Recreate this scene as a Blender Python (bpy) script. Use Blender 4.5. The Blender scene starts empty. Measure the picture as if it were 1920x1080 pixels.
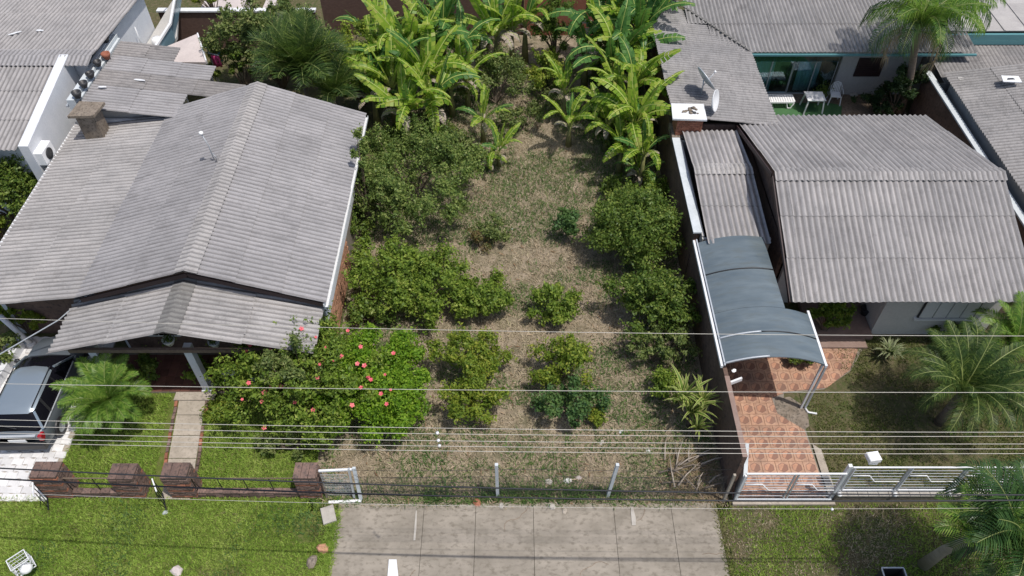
import bpy, math, random
import numpy as np
from mathutils import Vector, Matrix, Euler

random.seed(7); rng = np.random.default_rng(7)
R = math.radians; PI = math.pi
SC = bpy.context.scene; COL = SC.collection

# ------------------------------------------------------------ camera, light
CAMH = 21.0; TILT = R(48); FPX = 1450.0
cd = bpy.data.cameras.new('camera'); cam = bpy.data.objects.new('camera', cd); COL.objects.link(cam)
cam.location = (0, 0, CAMH); cam.rotation_euler = (R(90) - TILT, 0, 0)
cd.sensor_width = 36; cd.lens = FPX / 1920 * 36; cd.clip_end = 600; cd.clip_start = 0.1
SC.camera = cam
SUNV = Vector((0.80, -0.45, 2.5)).normalized()
w = bpy.data.worlds.new('World'); SC.world = w; w.use_nodes = True
nt = w.node_tree; bg = nt.nodes['Background']
sky = nt.nodes.new('ShaderNodeTexSky'); sky.sky_type = 'NISHITA'; sky.sun_disc = False
sky.sun_elevation = math.asin(SUNV.z); sky.sun_rotation = math.atan2(SUNV.x, SUNV.y)
sky.air_density = 1.0; sky.dust_density = 2.5
nt.links.new(sky.outputs[0], bg.inputs[0]); bg.inputs[1].default_value = 0.15
sl = bpy.data.lights.new('sun', 'SUN'); sl.energy = 4.1; sl.angle = R(0.6); sl.color = (1, 0.955, 0.9)
so = bpy.data.objects.new('sun', sl); COL.objects.link(so); so.location = (20, -10, 60)
so.rotation_euler = SUNV.to_track_quat('Z', 'Y').to_euler()
vs = SC.view_settings; vs.view_transform = 'Standard'; vs.look = 'None'; vs.exposure = -0.08; vs.gamma = 1

# ------------------------------------------------------------ helpers
def at(u, v, h=0.0):
    a = (u - 960) / FPX; b = (v - 540) / FPX
    dy = math.cos(TILT) - b * math.sin(TILT); dz = -math.sin(TILT) - b * math.cos(TILT)
    t = (CAMH - h) / -dz
    return Vector((a * t, dy * t, h))

def hsh(x, y, s=0.0):
    v = np.sin(x * 127.1 + y * 311.7 + s * 74.7) * 43758.5453
    return v - np.floor(v)
def vnoise(x, y, sc, s=0.0):
    x = np.asarray(x, float) / sc; y = np.asarray(y, float) / sc
    xi = np.floor(x); yi = np.floor(y); fx = x - xi; fy = y - yi
    fx = fx * fx * (3 - 2 * fx); fy = fy * fy * (3 - 2 * fy)
    return ((hsh(xi, yi, s) * (1 - fx) + hsh(xi + 1, yi, s) * fx) * (1 - fy)
            + (hsh(xi, yi + 1, s) * (1 - fx) + hsh(xi + 1, yi + 1, s) * fx) * fy)

def link(o, parent=None):
    COL.objects.link(o)
    if parent is not None: o.parent = parent
    return o
def tag(o, label=None, cat=None, group=None, kind=None):
    if label: o['label'] = label
    if cat: o['category'] = cat
    if group: o['group'] = group
    if kind: o['kind'] = kind
    return o
def empty(name, loc, label, cat, group=None, rz=0.0):
    o = bpy.data.objects.new(name, None); COL.objects.link(o); o.location = loc
    o.rotation_euler = (0, 0, rz); o.empty_display_size = 0.2
    return tag(o, label, cat, group)
def copy_tree(o, parent=None):
    c = o.copy(); COL.objects.link(c)
    if parent is not None: c.parent = parent
    for ch in o.children: copy_tree(ch, c)
    return c

class MB:
    """collects plain shapes into one mesh"""
    def __init__(s): s.v = []; s.f = []; s.m = []; s.sm = []
    def add(s, vs_, fs, mi=0, smooth=False):
        b = len(s.v); s.v += [tuple(p) for p in vs_]
        for f in fs: s.f.append(tuple(b + i for i in f)); s.m.append(mi); s.sm.append(smooth)
        return s
    def box(s, x0, y0, z0, x1, y1, z1, mi=0, ch=0.0):
        if ch <= 0:
            vv = [(x0,y0,z0),(x1,y0,z0),(x1,y1,z0),(x0,y1,z0),(x0,y0,z1),(x1,y0,z1),(x1,y1,z1),(x0,y1,z1)]
            s.add(vv, [(0,3,2,1),(4,5,6,7),(0,1,5,4),(1,2,6,5),(2,3,7,6),(3,0,4,7)], mi)
        else:
            c = ch
            vv = [(x0,y0,z0),(x1,y0,z0),(x1,y1,z0),(x0,y1,z0),(x0,y0,z1-c),(x1,y0,z1-c),(x1,y1,z1-c),(x0,y1,z1-c),
                  (x0+c,y0+c,z1),(x1-c,y0+c,z1),(x1-c,y1-c,z1),(x0+c,y1-c,z1)]
            s.add(vv, [(0,3,2,1),(8,9,10,11),(0,1,5,4),(1,2,6,5),(2,3,7,6),(3,0,4,7),(4,5,9,8),(5,6,10,9),(6,7,11,10),(7,4,8,11)], mi)
        return s
    def bar(s, a, b, w_, h_=None, mi=0):
        a = Vector(a); b = Vector(b); h_ = h_ or w_; d = (b - a).normalized()
        up = Vector((0,0,1)) if abs(d.z) < .95 else Vector((0,1,0))
        x = d.cross(up).normalized() * w_ / 2; y = x.cross(d).normalized() * h_ / 2
        vv = [p + q for p in (a, b) for q in (-x-y, x-y, x+y, -x+y)]
        s.add(vv, [(3,2,1,0),(4,5,6,7),(0,1,5,4),(1,2,6,5),(2,3,7,6),(3,0,4,7)], mi); return s
    def tube(s, pts, r, n=6, mi=0, cap=True):
        pts = [Vector(p) for p in pts]; rr = r if hasattr(r, '__len__') else [r] * len(pts)
        rings = []
        for i, p in enumerate(pts):
            d = (pts[min(i+1, len(pts)-1)] - pts[max(i-1, 0)]).normalized()
            up = Vector((0,0,1)) if abs(d.z) < .9 else Vector((0,1,0))
            x = d.cross(up).normalized(); y = x.cross(d).normalized()
            rings.append([p + (x * math.cos(2*PI*k/n) + y * math.sin(2*PI*k/n)) * rr[i] for k in range(n)])
        vv = [q for ring in rings for q in ring]; fs = []
        for i in range(len(pts)-1):
            for k in range(n): fs.append((i*n+k, i*n+(k+1)%n, (i+1)*n+(k+1)%n, (i+1)*n+k))
        if cap: fs.append(tuple(range(n))[::-1]); fs.append(tuple((len(pts)-1)*n+k for k in range(n)))
        s.add(vv, fs, mi, True); return s
    def lathe(s, prof, c=(0,0,0), n=14, mi=0, axis=None):
        vv = []; fs = []
        M = Matrix.Identity(3) if axis is None else Vector(axis).to_track_quat('Z','Y').to_matrix()
        for (r, z) in prof:
            for k in range(n):
                vv.append(Vector(c) + M @ Vector((r*math.cos(2*PI*k/n), r*math.sin(2*PI*k/n), z)))
        for i in range(len(prof)-1):
            for k in range(n): fs.append((i*n+k, i*n+(k+1)%n, (i+1)*n+(k+1)%n, (i+1)*n+k))
        s.add(vv, fs, mi, True); return s
    def poly(s, pts, z0, z1, mi=0):
        n = len(pts)
        vv = [(p[0],p[1],z0) for p in pts] + [(p[0],p[1],z1) for p in pts]
        fs = [tuple(range(n))[::-1], tuple(range(n, 2*n))] + [(i,(i+1)%n,n+(i+1)%n,n+i) for i in range(n)]
        s.add(vv, fs, mi); return s
    def mesh(s, name, mats):
        me = bpy.data.meshes.new(name); me.from_pydata(s.v, [], s.f)
        for m in (mats if isinstance(mats, (list, tuple)) else [mats]): me.materials.append(m)
        me.polygons.foreach_set('material_index', s.m); me.polygons.foreach_set('use_smooth', s.sm)
        me.update(); return me
    def build(s, name, mats, parent=None, loc=None, rz=0.0):
        o = bpy.data.objects.new(name, s.mesh(name, mats)); link(o, parent)
        if loc is not None: o.location = loc
        if rz: o.rotation_euler = (0,0,rz)
        return o

def put(name, me, parent=None, loc=(0,0,0), rot=(0,0,0), sc=None):
    o = bpy.data.objects.new(name, me); link(o, parent); o.location = loc; o.rotation_euler = rot
    if sc is not None: o.scale = sc if hasattr(sc, '__len__') else (sc, sc, sc)
    return o

def fast_mesh(name, V, F, mats, smooth=False, mi=None):
    """V (n,3) array, F (m,k) array"""
    me = bpy.data.meshes.new(name); k = F.shape[1]
    me.vertices.add(len(V)); me.vertices.foreach_set('co', V.astype(np.float32).ravel())
    me.loops.add(F.size); me.loops.foreach_set('vertex_index', F.astype(np.int32).ravel())
    me.polygons.add(len(F)); me.polygons.foreach_set('loop_start', np.arange(0, F.size, k, dtype=np.int32))
    for m in (mats if isinstance(mats, (list, tuple)) else [mats]): me.materials.append(m)
    if mi is not None: me.polygons.foreach_set('material_index', mi.astype(np.int32))
    me.update(calc_edges=True); return me

# ------------------------------------------------------------ materials
def nodes(name):
    m = bpy.data.materials.new(name); m.use_nodes = True; t = m.node_tree
    return m, t, t.nodes['Principled BSDF'], t.nodes['Material Output']
def ramp(t, fac, stops):
    r = t.nodes.new('ShaderNodeValToRGB'); e = r.color_ramp.elements
    while len(e) > 1: e.remove(e[0])
    e[0].position = stops[0][0]; e[0].color = (*stops[0][1], 1)
    for p, c in stops[1:]:
        q = e.new(p); q.color = (*c, 1)
    t.links.new(fac, r.inputs[0]); return r.outputs[0]
def noise(t, vec, scale, detail=4, rough=.6, dist=0.0):
    n = t.nodes.new('ShaderNodeTexNoise'); n.inputs['Scale'].default_value = scale
    n.inputs['Detail'].default_value = detail; n.inputs['Roughness'].default_value = rough
    n.inputs['Distortion'].default_value = dist
    if vec is not None: t.links.new(vec, n.inputs['Vector'])
    return n.outputs['Fac']
def mixc(t, fac, a, b, mode='MIX'):
    m = t.nodes.new('ShaderNodeMix'); m.data_type = 'RGBA'; m.blend_type = mode
    for key, val in ((0, fac), (6, a), (7, b)):
        if isinstance(val, (int, float)): m.inputs[key].default_value = val
        elif isinstance(val, tuple): m.inputs[key].default_value = (*val, 1)
        else: t.links.new(val, m.inputs[key])
    return m.outputs[2]
def math_(t, op, a, b=None, c=None):
    m = t.nodes.new('ShaderNodeMath'); m.operation = op
    for i, val in enumerate((a, b, c)):
        if val is None: continue
        if isinstance(val, (int, float)): m.inputs[i].default_value = val
        else: t.links.new(val, m.inputs[i])
    return m.outputs[0]
def wpos(t, scale=(1,1,1)):
    g = t.nodes.new('ShaderNodeNewGeometry')
    if scale == (1,1,1): return g.outputs['Position']
    mp = t.nodes.new('ShaderNodeMapping'); mp.inputs['Scale'].default_value = scale
    t.links.new(g.outputs['Position'], mp.inputs['Vector']); return mp.outputs[0]
def bump(t, bs, h, strength=.4, dist=.01):
    b = t.nodes.new('ShaderNodeBump'); b.inputs['Strength'].default_value = strength
    b.inputs['Distance'].default_value = dist
    t.links.new(h, b.inputs['Height']); t.links.new(b.outputs[0], bs.inputs['Normal'])
def objrand(t):
    return t.nodes.new('ShaderNodeObjectInfo').outputs['Random']

def surf(name, c1, c2, c3=None, s1=1.5, s2=18, rough=.85, bmp=.3, objvar=0.0, scale=(1,1,1), metal=0.0, spec=.3):
    """two scales of noise mixing two or three base colours"""
    m, t, bs, out = nodes(name); p = wpos(t, scale)
    n1 = noise(t, p, s1, 5, .65); n2 = noise(t, p, s2, 3, .6)
    c = ramp(t, n1, [(.32, c1), (.66, c2)])
    if c3: c = mixc(t, ramp(t, n2, [(.5, (0,0,0)), (.7, (1,1,1))]), c, c3)
    else: c = mixc(t, math_(t, 'MULTIPLY', n2, .5), c, tuple(x*.55 for x in c1))
    if objvar:
        r = objrand(t); k = math_(t, 'MULTIPLY_ADD', r, 2*objvar, 1-objvar)
        hs = t.nodes.new('ShaderNodeHueSaturation'); t.links.new(k, hs.inputs['Value']); t.links.new(c, hs.inputs['Color']); c = hs.outputs[0]
    t.links.new(c, bs.inputs['Base Color']); bs.inputs['Roughness'].default_value = rough
    bs.inputs['Metallic'].default_value = metal; bs.inputs['Specular IOR Level'].default_value = spec
    if bmp: bump(t, bs, n2, bmp, .01)
    return m
def plain(name, c, rough=.6, metal=0.0, spec=.5, dirt=.15):
    m, t, bs, out = nodes(name); n = noise(t, wpos(t), 6, 4)
    t.links.new(mixc(t, math_(t, 'MULTIPLY', n, dirt*2), c, tuple(x*.45 for x in c)), bs.inputs['Base Color'])
    bs.inputs['Roughness'].default_value = rough; bs.inputs['Metallic'].default_value = metal
    bs.inputs['Specular IOR Level'].default_value = spec
    return m
def leafm(name, cols, trans=.35, rough=.5, patch=1.2, amt=.35):
    """leaf colour varied leaf by leaf, with larger patches of the second tone"""
    m, t, bs, out = nodes(name)
    g = t.nodes.new('ShaderNodeNewGeometry'); r = g.outputs['Random Per Island']
    n = math_(t, 'MULTIPLY_ADD', noise(t, wpos(t), patch, 3), 2.4, -.7)
    f = math_(t, 'ADD', math_(t, 'MULTIPLY', r, 1-amt), math_(t, 'MULTIPLY', n, amt))
    k = len(cols); c = ramp(t, f, [(.08 + .84*i/(k-1), cols[i]) for i in range(k)])
    t.links.new(c, bs.inputs['Base Color']); bs.inputs['Roughness'].default_value = rough
    bs.inputs['Specular IOR Level'].default_value = .22
    tr = t.nodes.new('ShaderNodeBsdfTranslucent'); t.links.new(mixc(t, .5, c, (.12,.2,.01), 'ADD'), tr.inputs[0])
    mx = t.nodes.new('ShaderNodeMixShader'); mx.inputs[0].default_value = trans
    t.links.new(bs.outputs[0], mx.inputs[1]); t.links.new(tr.outputs[0], mx.inputs[2])
    t.links.new(mx.outputs[0], out.inputs[0]); return m

PITCH = .177
def roofmat(name, base, warm=(1,1,1), dark=.5, lich=.25, rot=0, chan_dark=.62):
    m, t, bs, out = nodes(name)
    p = wpos(t); ps = wpos(t, (3.5,.7,1) if rot else (.7,3.5,1))
    n1 = noise(t, p, .55, 4, .6); n2 = noise(t, ps, 2.4, 5, .7); n3 = noise(t, p, 26, 3, .7)
    b = base
    c = ramp(t, n1, [(.3, tuple(x*.86 for x in b)), (.7, tuple(x*1.1*y for x, y in zip(b, warm)))])
    c = mixc(t, math_(t, 'MULTIPLY', ramp(t, n2, [(.48,(0,0,0)),(.72,(1,1,1))]), dark), c, tuple(x*.5 for x in b))
    c = mixc(t, math_(t, 'MULTIPLY', ramp(t, n3, [(.56,(0,0,0)),(.66,(1,1,1))]), lich), c, (.06,.058,.055))
    n5 = noise(t, p, 1.7, 8, .75, .6)
    c = mixc(t, math_(t, 'MULTIPLY', ramp(t, n5, [(.52,(0,0,0)),(.70,(1,1,1))]), lich*1.1), c, (.075,.072,.07))
    n6 = noise(t, p, 7, 4, .7)
    c = mixc(t, math_(t, 'MULTIPLY', ramp(t, n6, [(.66,(0,0,0)),(.74,(1,1,1))]), .5), c, (.5,.49,.47))
    # channels darkened along the wave to strengthen the ribs, broken up by noise
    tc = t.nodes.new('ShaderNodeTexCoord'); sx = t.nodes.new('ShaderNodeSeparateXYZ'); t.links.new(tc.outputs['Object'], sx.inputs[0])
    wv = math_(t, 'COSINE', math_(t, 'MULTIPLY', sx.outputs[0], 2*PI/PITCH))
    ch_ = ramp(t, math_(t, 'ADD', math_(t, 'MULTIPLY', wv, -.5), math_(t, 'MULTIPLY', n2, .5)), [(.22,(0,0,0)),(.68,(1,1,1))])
    c = mixc(t, math_(t, 'MULTIPLY', ch_, chan_dark), c, (.10,.096,.095))
    r = objrand(t); k = math_(t, 'MULTIPLY_ADD', r, .12, .94)
    hs = t.nodes.new('ShaderNodeHueSaturation'); t.links.new(k, hs.inputs['Value']); t.links.new(c, hs.inputs['Color'])
    t.links.new(hs.outputs[0], bs.inputs['Base Color']); bs.inputs['Roughness'].default_value = .9
    bs.inputs['Specular IOR Level'].default_value = .2
    bump(t, bs, n3, .35, .008); return m

M = {}
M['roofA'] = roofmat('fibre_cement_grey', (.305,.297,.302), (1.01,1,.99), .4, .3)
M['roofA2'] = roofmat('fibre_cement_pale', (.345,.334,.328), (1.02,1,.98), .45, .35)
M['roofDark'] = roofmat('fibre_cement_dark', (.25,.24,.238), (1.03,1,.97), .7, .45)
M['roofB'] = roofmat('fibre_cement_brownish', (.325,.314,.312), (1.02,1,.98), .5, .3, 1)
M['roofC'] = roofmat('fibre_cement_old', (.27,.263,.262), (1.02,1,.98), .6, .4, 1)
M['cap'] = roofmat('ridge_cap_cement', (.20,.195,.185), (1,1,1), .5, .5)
M['flatroof'] = surf('pale_roof_panel', (.38,.36,.35), (.46,.44,.42), s1=2, s2=12, objvar=.12)
M['white'] = surf('white_render', (.62,.64,.67), (.74,.75,.77), s1=.9, s2=14, rough=.9, bmp=.15)
M['whitepaint'] = plain('white_paint', (.72,.73,.74), .45)
M['coping'] = surf('weathered_coping', (.50,.54,.56), (.62,.66,.68), s1=2, s2=9, bmp=.2)
M['greyrender'] = surf('grey_render', (.42,.41,.39), (.52,.50,.47), s1=1, s2=12, bmp=.2)
M['beige'] = surf('beige_render', (.60,.585,.555), (.68,.66,.63), s1=1, s2=12, bmp=.2)
M['concrete'] = surf('aged_concrete', (.195,.172,.138), (.30,.265,.218), (.175,.152,.12), s1=1.2, s2=9, bmp=.6, objvar=.03, scale=(.75,1.1,1))
M['concrete2'] = surf('path_concrete', (.30,.26,.21), (.40,.35,.29), (.25,.22,.18), s1=2, s2=15, bmp=.5)
M['mossy'] = surf('mossy_concrete', (.15,.12,.09), (.24,.20,.16), (.07,.06,.05), s1=4, s2=12, bmp=.5)
M['brick'] = surf('red_clay_brick', (.26,.10,.06), (.36,.16,.10), s1=8, s2=40, objvar=.28, bmp=.5)
M['brickdark'] = surf('sooty_clay_brick', (.125,.085,.072), (.20,.13,.105), (.06,.05,.047), s1=5, s2=16, objvar=.3, bmp=.5)
M['brickorange'] = surf('orange_clay_brick', (.40,.20,.12), (.50,.28,.18), s1=6, s2=30, objvar=.2, bmp=.4)
M['mortar'] = surf('mortar', (.20,.17,.14), (.28,.24,.2), s1=5, s2=30)
M['brown_shade_wall'] = surf('rough_brown_and_shaded_wall', (.10,.065,.05), (.17,.11,.085), (.06,.045,.04), s1=1.5, s2=9, bmp=.8)  # real brown walls, and pale walls with their shade put into the colour
M['wood'] = surf('weathered_wood', (.14,.10,.075), (.22,.165,.125), s1=3, s2=20, objvar=.2, scale=(6,6,1))
M['deadwood'] = surf('dry_branch', (.30,.25,.20), (.42,.36,.30), s1=4, s2=20)
M['trunk'] = surf('bark', (.12,.09,.065), (.2,.16,.12), s1=6, s2=30, bmp=.8)
M['palmtrunk'] = surf('palm_trunk', (.16,.12,.09), (.27,.22,.17), s1=3, s2=20, scale=(1,1,6), bmp=.9)
M['palmtrunk2'] = surf('pale_palm_trunk', (.26,.23,.17), (.38,.34,.26), s1=3, s2=14, scale=(1,1,5), bmp=.6)
M['canopy'] = surf('blue_grey_polycarbonate', (.085,.11,.128), (.14,.17,.185), (.11,.13,.135), s1=1.0, s2=3, rough=.2, bmp=.02, scale=(.5,2.2,1), spec=.5)
M['metal'] = plain('galvanised_metal', (.50,.53,.56), .45, .3)
M['dark'] = plain('dark_plastic', (.03,.03,.032), .5)
M['darkwood'] = plain('dark_shutter', (.035,.018,.018), .6)
M['plastic'] = plain('white_plastic', (.80,.80,.80), .35, dirt=.04)
M['turf'] = surf('artificial_turf', (.05,.13,.05), (.07,.17,.065), s1=3, s2=60, bmp=.6)
M['cablew'] = plain('bare_aluminium_cable', (.55,.52,.46), .55, .2)
M['cabled'] = plain('black_cable', (.02,.021,.025), .6)
M['stone'] = surf('pale_stone', (.36,.33,.29), (.5,.47,.42), s1=5, s2=20)
M['soil'] = surf('soil', (.15,.105,.07), (.26,.195,.14), (.1,.075,.05), s1=1.2, s2=10, bmp=.7)
M['asphalt'] = surf('asphalt', (.045,.045,.047), (.06,.06,.06), s1=2, s2=60)
M['car_sky_tone'] = plain('sky_toned_roof_paint', (.27,.32,.36), .22, .45, dirt=.05)  # lighter than the body: sky reflection on the roof put into the colour
M['carbody'] = plain('grey_body_paint', (.13,.15,.17), .3, .3, dirt=.1)
M['cardark'] = plain('black_trim', (.018,.018,.02), .45)
M['redlamp'] = plain('red_lamp', (.35,.012,.02), .2)
M['bluecloth'] = plain('teal_cloth', (.08,.38,.42), .9)
M['pinkcloth'] = plain('pink_cloth', (.45,.05,.16), .9)
M['pink'] = surf('pinkish_slab', (.50,.44,.42), (.6,.53,.5), s1=1, s2=12)
M['terracotta'] = plain('terracotta', (.28,.1,.06), .8)
M['porchtile'] = surf('dark_red_tile', (.10,.045,.035), (.16,.07,.05), s1=3, s2=12, objvar=.25, bmp=.2)
M['stepstone'] = surf('pinkish_tile', (.24,.165,.135), (.3,.215,.18), s1=3, s2=16, bmp=.2)
M['whitepave'] = surf('white_paver', (.62,.61,.60), (.74,.73,.72), s1=2, s2=12, objvar=.12)

def glassmat(name, c, rough=.06):
    m, t, bs, out = nodes(name); bs.inputs['Base Color'].default_value = (*c, 1)
    bs.inputs['Roughness'].default_value = rough; bs.inputs['Specular IOR Level'].default_value = .6
    return m
M['carglass'] = glassmat('dark_car_glass', (.006,.006,.009), .12)
M['carglass'].node_tree.nodes['Principled BSDF'].inputs['Specular IOR Level'].default_value = .18
def realglass(name, tint):
    m, t, bs, out = nodes(name)
    gl = t.nodes.new('ShaderNodeBsdfGlossy'); gl.inputs['Roughness'].default_value = .04
    tr = t.nodes.new('ShaderNodeBsdfTransparent'); tr.inputs[0].default_value = (*tint, 1)
    fr = t.nodes.new('ShaderNodeFresnel'); fr.inputs[0].default_value = 1.6
    mx = t.nodes.new('ShaderNodeMixShader'); t.links.new(fr.outputs[0], mx.inputs[0])
    t.links.new(tr.outputs[0], mx.inputs[1]); t.links.new(gl.outputs[0], mx.inputs[2])
    t.links.new(mx.outputs[0], out.inputs[0]); return m
M['glass'] = realglass('door_glass', (.72,.9,.93))
M['tealglass'] = realglass('teal_glass', (.25,.48,.52))
M['tealpanel'] = plain('teal_fascia', (.10,.25,.27), .4)
M['bluepanel'] = plain('blue_grey_panel', (.14,.24,.29), .25)

def groundmat(name, a, b, c, s1=.9, s2=7):
    m, t, bs, out = nodes(name); p = wpos(t)
    n1 = noise(t, p, s1, 6, .65, .4); n2 = noise(t, p, s2, 5, .7); n3 = noise(t, p, 55, 3, .7)
    col = ramp(t, n1, [(.38, a), (.62, b)])
    col = mixc(t, ramp(t, n2, [(.45,(0,0,0)),(.65,(1,1,1))]), col, c)
    col = mixc(t, math_(t, 'MULTIPLY', n3, .5), col, tuple(x*.5 for x in b))
    t.links.new(col, bs.inputs['Base Color']); bs.inputs['Roughness'].default_value = .95
    bs.inputs['Specular IOR Level'].default_value = .1
    bump(t, bs, n3, .9, .03); return m
M['gdry'] = groundmat('dry_ground', (.31,.25,.185), (.18,.16,.10), (.42,.34,.255), .6, 3.2)
M['glawn'] = groundmat('lawn_soil', (.085,.13,.025), (.13,.17,.035), (.19,.18,.07), .6, 6)
M['gyard'] = groundmat('brown_yard_soil', (.12,.10,.055), (.08,.10,.035), (.18,.14,.09), .7, 6)  # grass-brown soil of the right yard, verge and outer ground
M['grass'] = leafm('lawn_grass', [(.15,.25,.035),(.21,.32,.05),(.29,.39,.075),(.38,.44,.13)], .3, .6, .8, .55)
M['grassdull'] = leafm('dull_grass', [(.08,.12,.025),(.13,.16,.04),(.20,.19,.08),(.27,.23,.14)], .3, .6, .8, .55)
M['grassdry'] = leafm('dry_grass', [(.33,.265,.18),(.41,.335,.235),(.49,.41,.295),(.33,.30,.17)], .25, .7, .9, .4)
M['weed'] = leafm('green_weed', [(.06,.12,.035),(.10,.18,.05),(.19,.25,.08)], .3, .6)

def tilemat():
    m, t, bs, out = nodes('terracotta_pattern_tile')
    tc = t.nodes.new('ShaderNodeTexCoord'); sx = t.nodes.new('ShaderNodeSeparateXYZ'); t.links.new(tc.outputs['Object'], sx.inputs[0])
    x, y = sx.outputs[0], sx.outputs[1]
    ax = math_(t, 'ABSOLUTE', x); ay = math_(t, 'ABSOLUTE', y)
    d = math_(t, 'MAXIMUM', ax, math_(t, 'ADD', math_(t, 'MULTIPLY', ax, .5), math_(t, 'MULTIPLY', ay, .866)))
    ring = math_(t, 'LESS_THAN', math_(t, 'ABSOLUTE', math_(t, 'SUBTRACT', d, .135)), .010)
    ins = math_(t, 'LESS_THAN', d, .135)
    low = math_(t, 'MULTIPLY', ins, math_(t, 'GREATER_THAN', math_(t, 'SUBTRACT', x, math_(t,'MULTIPLY', y, .6)), -.01))
    n = noise(t, wpos(t), 9, 4)
    base = ramp(t, n, [(.3, (.32,.175,.11)), (.7, (.46,.275,.18))])
    c = mixc(t, math_(t, 'MULTIPLY', ins, .45), base, (.46,.20,.11))
    c = mixc(t, math_(t, 'MULTIPLY', low, .85), c, (.19,.09,.06))
    c = mixc(t, math_(t, 'MULTIPLY', ring, .75), c, (.14,.075,.055))
    n9 = noise(t, wpos(t), 1.3, 6, .7)
    c = mixc(t, math_(t, 'MULTIPLY', ramp(t, n9, [(.45,(0,0,0)),(.7,(1,1,1))]), .55), c, (.16,.11,.085))
    hs = t.nodes.new('ShaderNodeHueSaturation'); t.links.new(math_(t, 'MULTIPLY_ADD', objrand(t), .22, .88), hs.inputs['Value'])
    t.links.new(c, hs.inputs['Color']); t.links.new(hs.outputs[0], bs.inputs['Base Color'])
    bs.inputs['Roughness'].default_value = .6; return m
M['tile'] = tilemat()

def brickmat(name, c1, c2, mortar, sc=4.5):
    m, t, bs, out = nodes(name); b = t.nodes.new('ShaderNodeTexBrick'); g = wpos(t)
    sx = t.nodes.new('ShaderNodeSeparateXYZ'); t.links.new(g, sx.inputs[0])
    cb = t.nodes.new('ShaderNodeCombineXYZ'); t.links.new(math_(t,'ADD',sx.outputs[0],sx.outputs[1]), cb.inputs[0]); t.links.new(sx.outputs[2], cb.inputs[1])
    t.links.new(cb.outputs[0], b.inputs[0]); b.inputs['Scale'].default_value = sc
    b.inputs['Color1'].default_value = (*c1,1); b.inputs['Color2'].default_value = (*c2,1); b.inputs['Mortar'].default_value = (*mortar,1)
    n = noise(t, g, 3, 4); t.links.new(mixc(t, math_(t,'MULTIPLY',n,.5), b.outputs[0], tuple(x*.5 for x in c1)), bs.inputs['Base Color'])
    bs.inputs['Roughness'].default_value = .9; bump(t, bs, b.outputs[1], -.5, .01); return m
M['farbrick'] = brickmat('far_red_brick', (.30,.10,.06), (.36,.14,.085), (.2,.13,.1))
M['fardark'] = brickmat('far_dark_brick', (.13,.07,.055), (.17,.10,.08), (.11,.085,.07))

# ------------------------------------------------------------ the ground
def sheet(name, pts, z, mat):
    mb = MB(); mb.add([(x, y, z) for x, y in pts], [tuple(range(len(pts)))])
    return tag(mb.build(name, mat), kind='structure')
sheet('ground', [(-260,-200),(260,-200),(260,320),(-260,320)], -.02, M['gyard'])
sheet('lot_ground', [(-5.95,10.2),(6.35,10.2),(6.35,36.5),(-5.95,36.5)], 0.0, M['gdry'])
sheet('left_verge', [(-30,4.6),(-5.0,4.6),(-5.05,10.6),(-30,10.6)], 0.0, M['glawn'])
sheet('left_front_yard', [(-13.7,10.65),(-5.96,10.65),(-5.96,14.3),(-13.7,14.3)], 0.0, M['glawn'])
sheet('right_verge', [(5.97,4.6),(30,4.6),(30,10.5),(5.97,10.5)], 0.0, M['gyard'])
sheet('right_front_yard', [(9.35,10.7),(18.1,10.7),(18.1,17.2),(9.35,17.2)], 0.0, M['gyard'])
sheet('road', [(-120,-4),(120,-4),(120,4.4),(-120,4.4)], -.012, M['asphalt'])
mb = MB()
for i in range(24): mb.box(-30+i*2.5, 4.42, -.02, -30+i*2.5+2.47, 4.58, .1, ch=.02)
tag(mb.build('kerb', M['concrete2']), kind='structure')

# concrete apron cast in slabs, each slab a piece
apron = bpy.data.objects.new('concrete_apron', None); COL.objects.link(apron); tag(apron, kind='structure')
xs = [-5.02, -3.95 + .5, -1.2 - .1, .65, 2.5, 4.55 - .2, 5.95]
xs = [-5.05, -2.55, -1.05, .62, 2.95, 4.62, 5.95]
ys = [10.45, 6.9, 5.8, 4.7]
for i in range(6):
    for j in range(3):
        x0, x1 = xs[i] + .006, xs[i+1] - .006; y1, y0 = ys[j] - .01, ys[j+1] + .01
        mb = MB(); o_ = random.uniform(-.004, .005)
        if j == 0:
            pts = [(x0,y0),(x1,y0)]; n = 6
            for k in range(n+1): pts.append((x1+(x0-x1)*k/n, y1 + random.uniform(-.06,.05)))
        elif i == 0:
            pts = [(x1,y0),(x1,y1)] + [(x0+random.uniform(-.06,.05), y1+(y0-y1)*k/5) for k in range(6)]
        else: pts = [(x0,y0),(x1,y0),(x1,y1),(x0,y1)]
        mb.poly(pts, -.01, .03 + o_); mb.build('concrete_slab', M['concrete'], apron)

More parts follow.
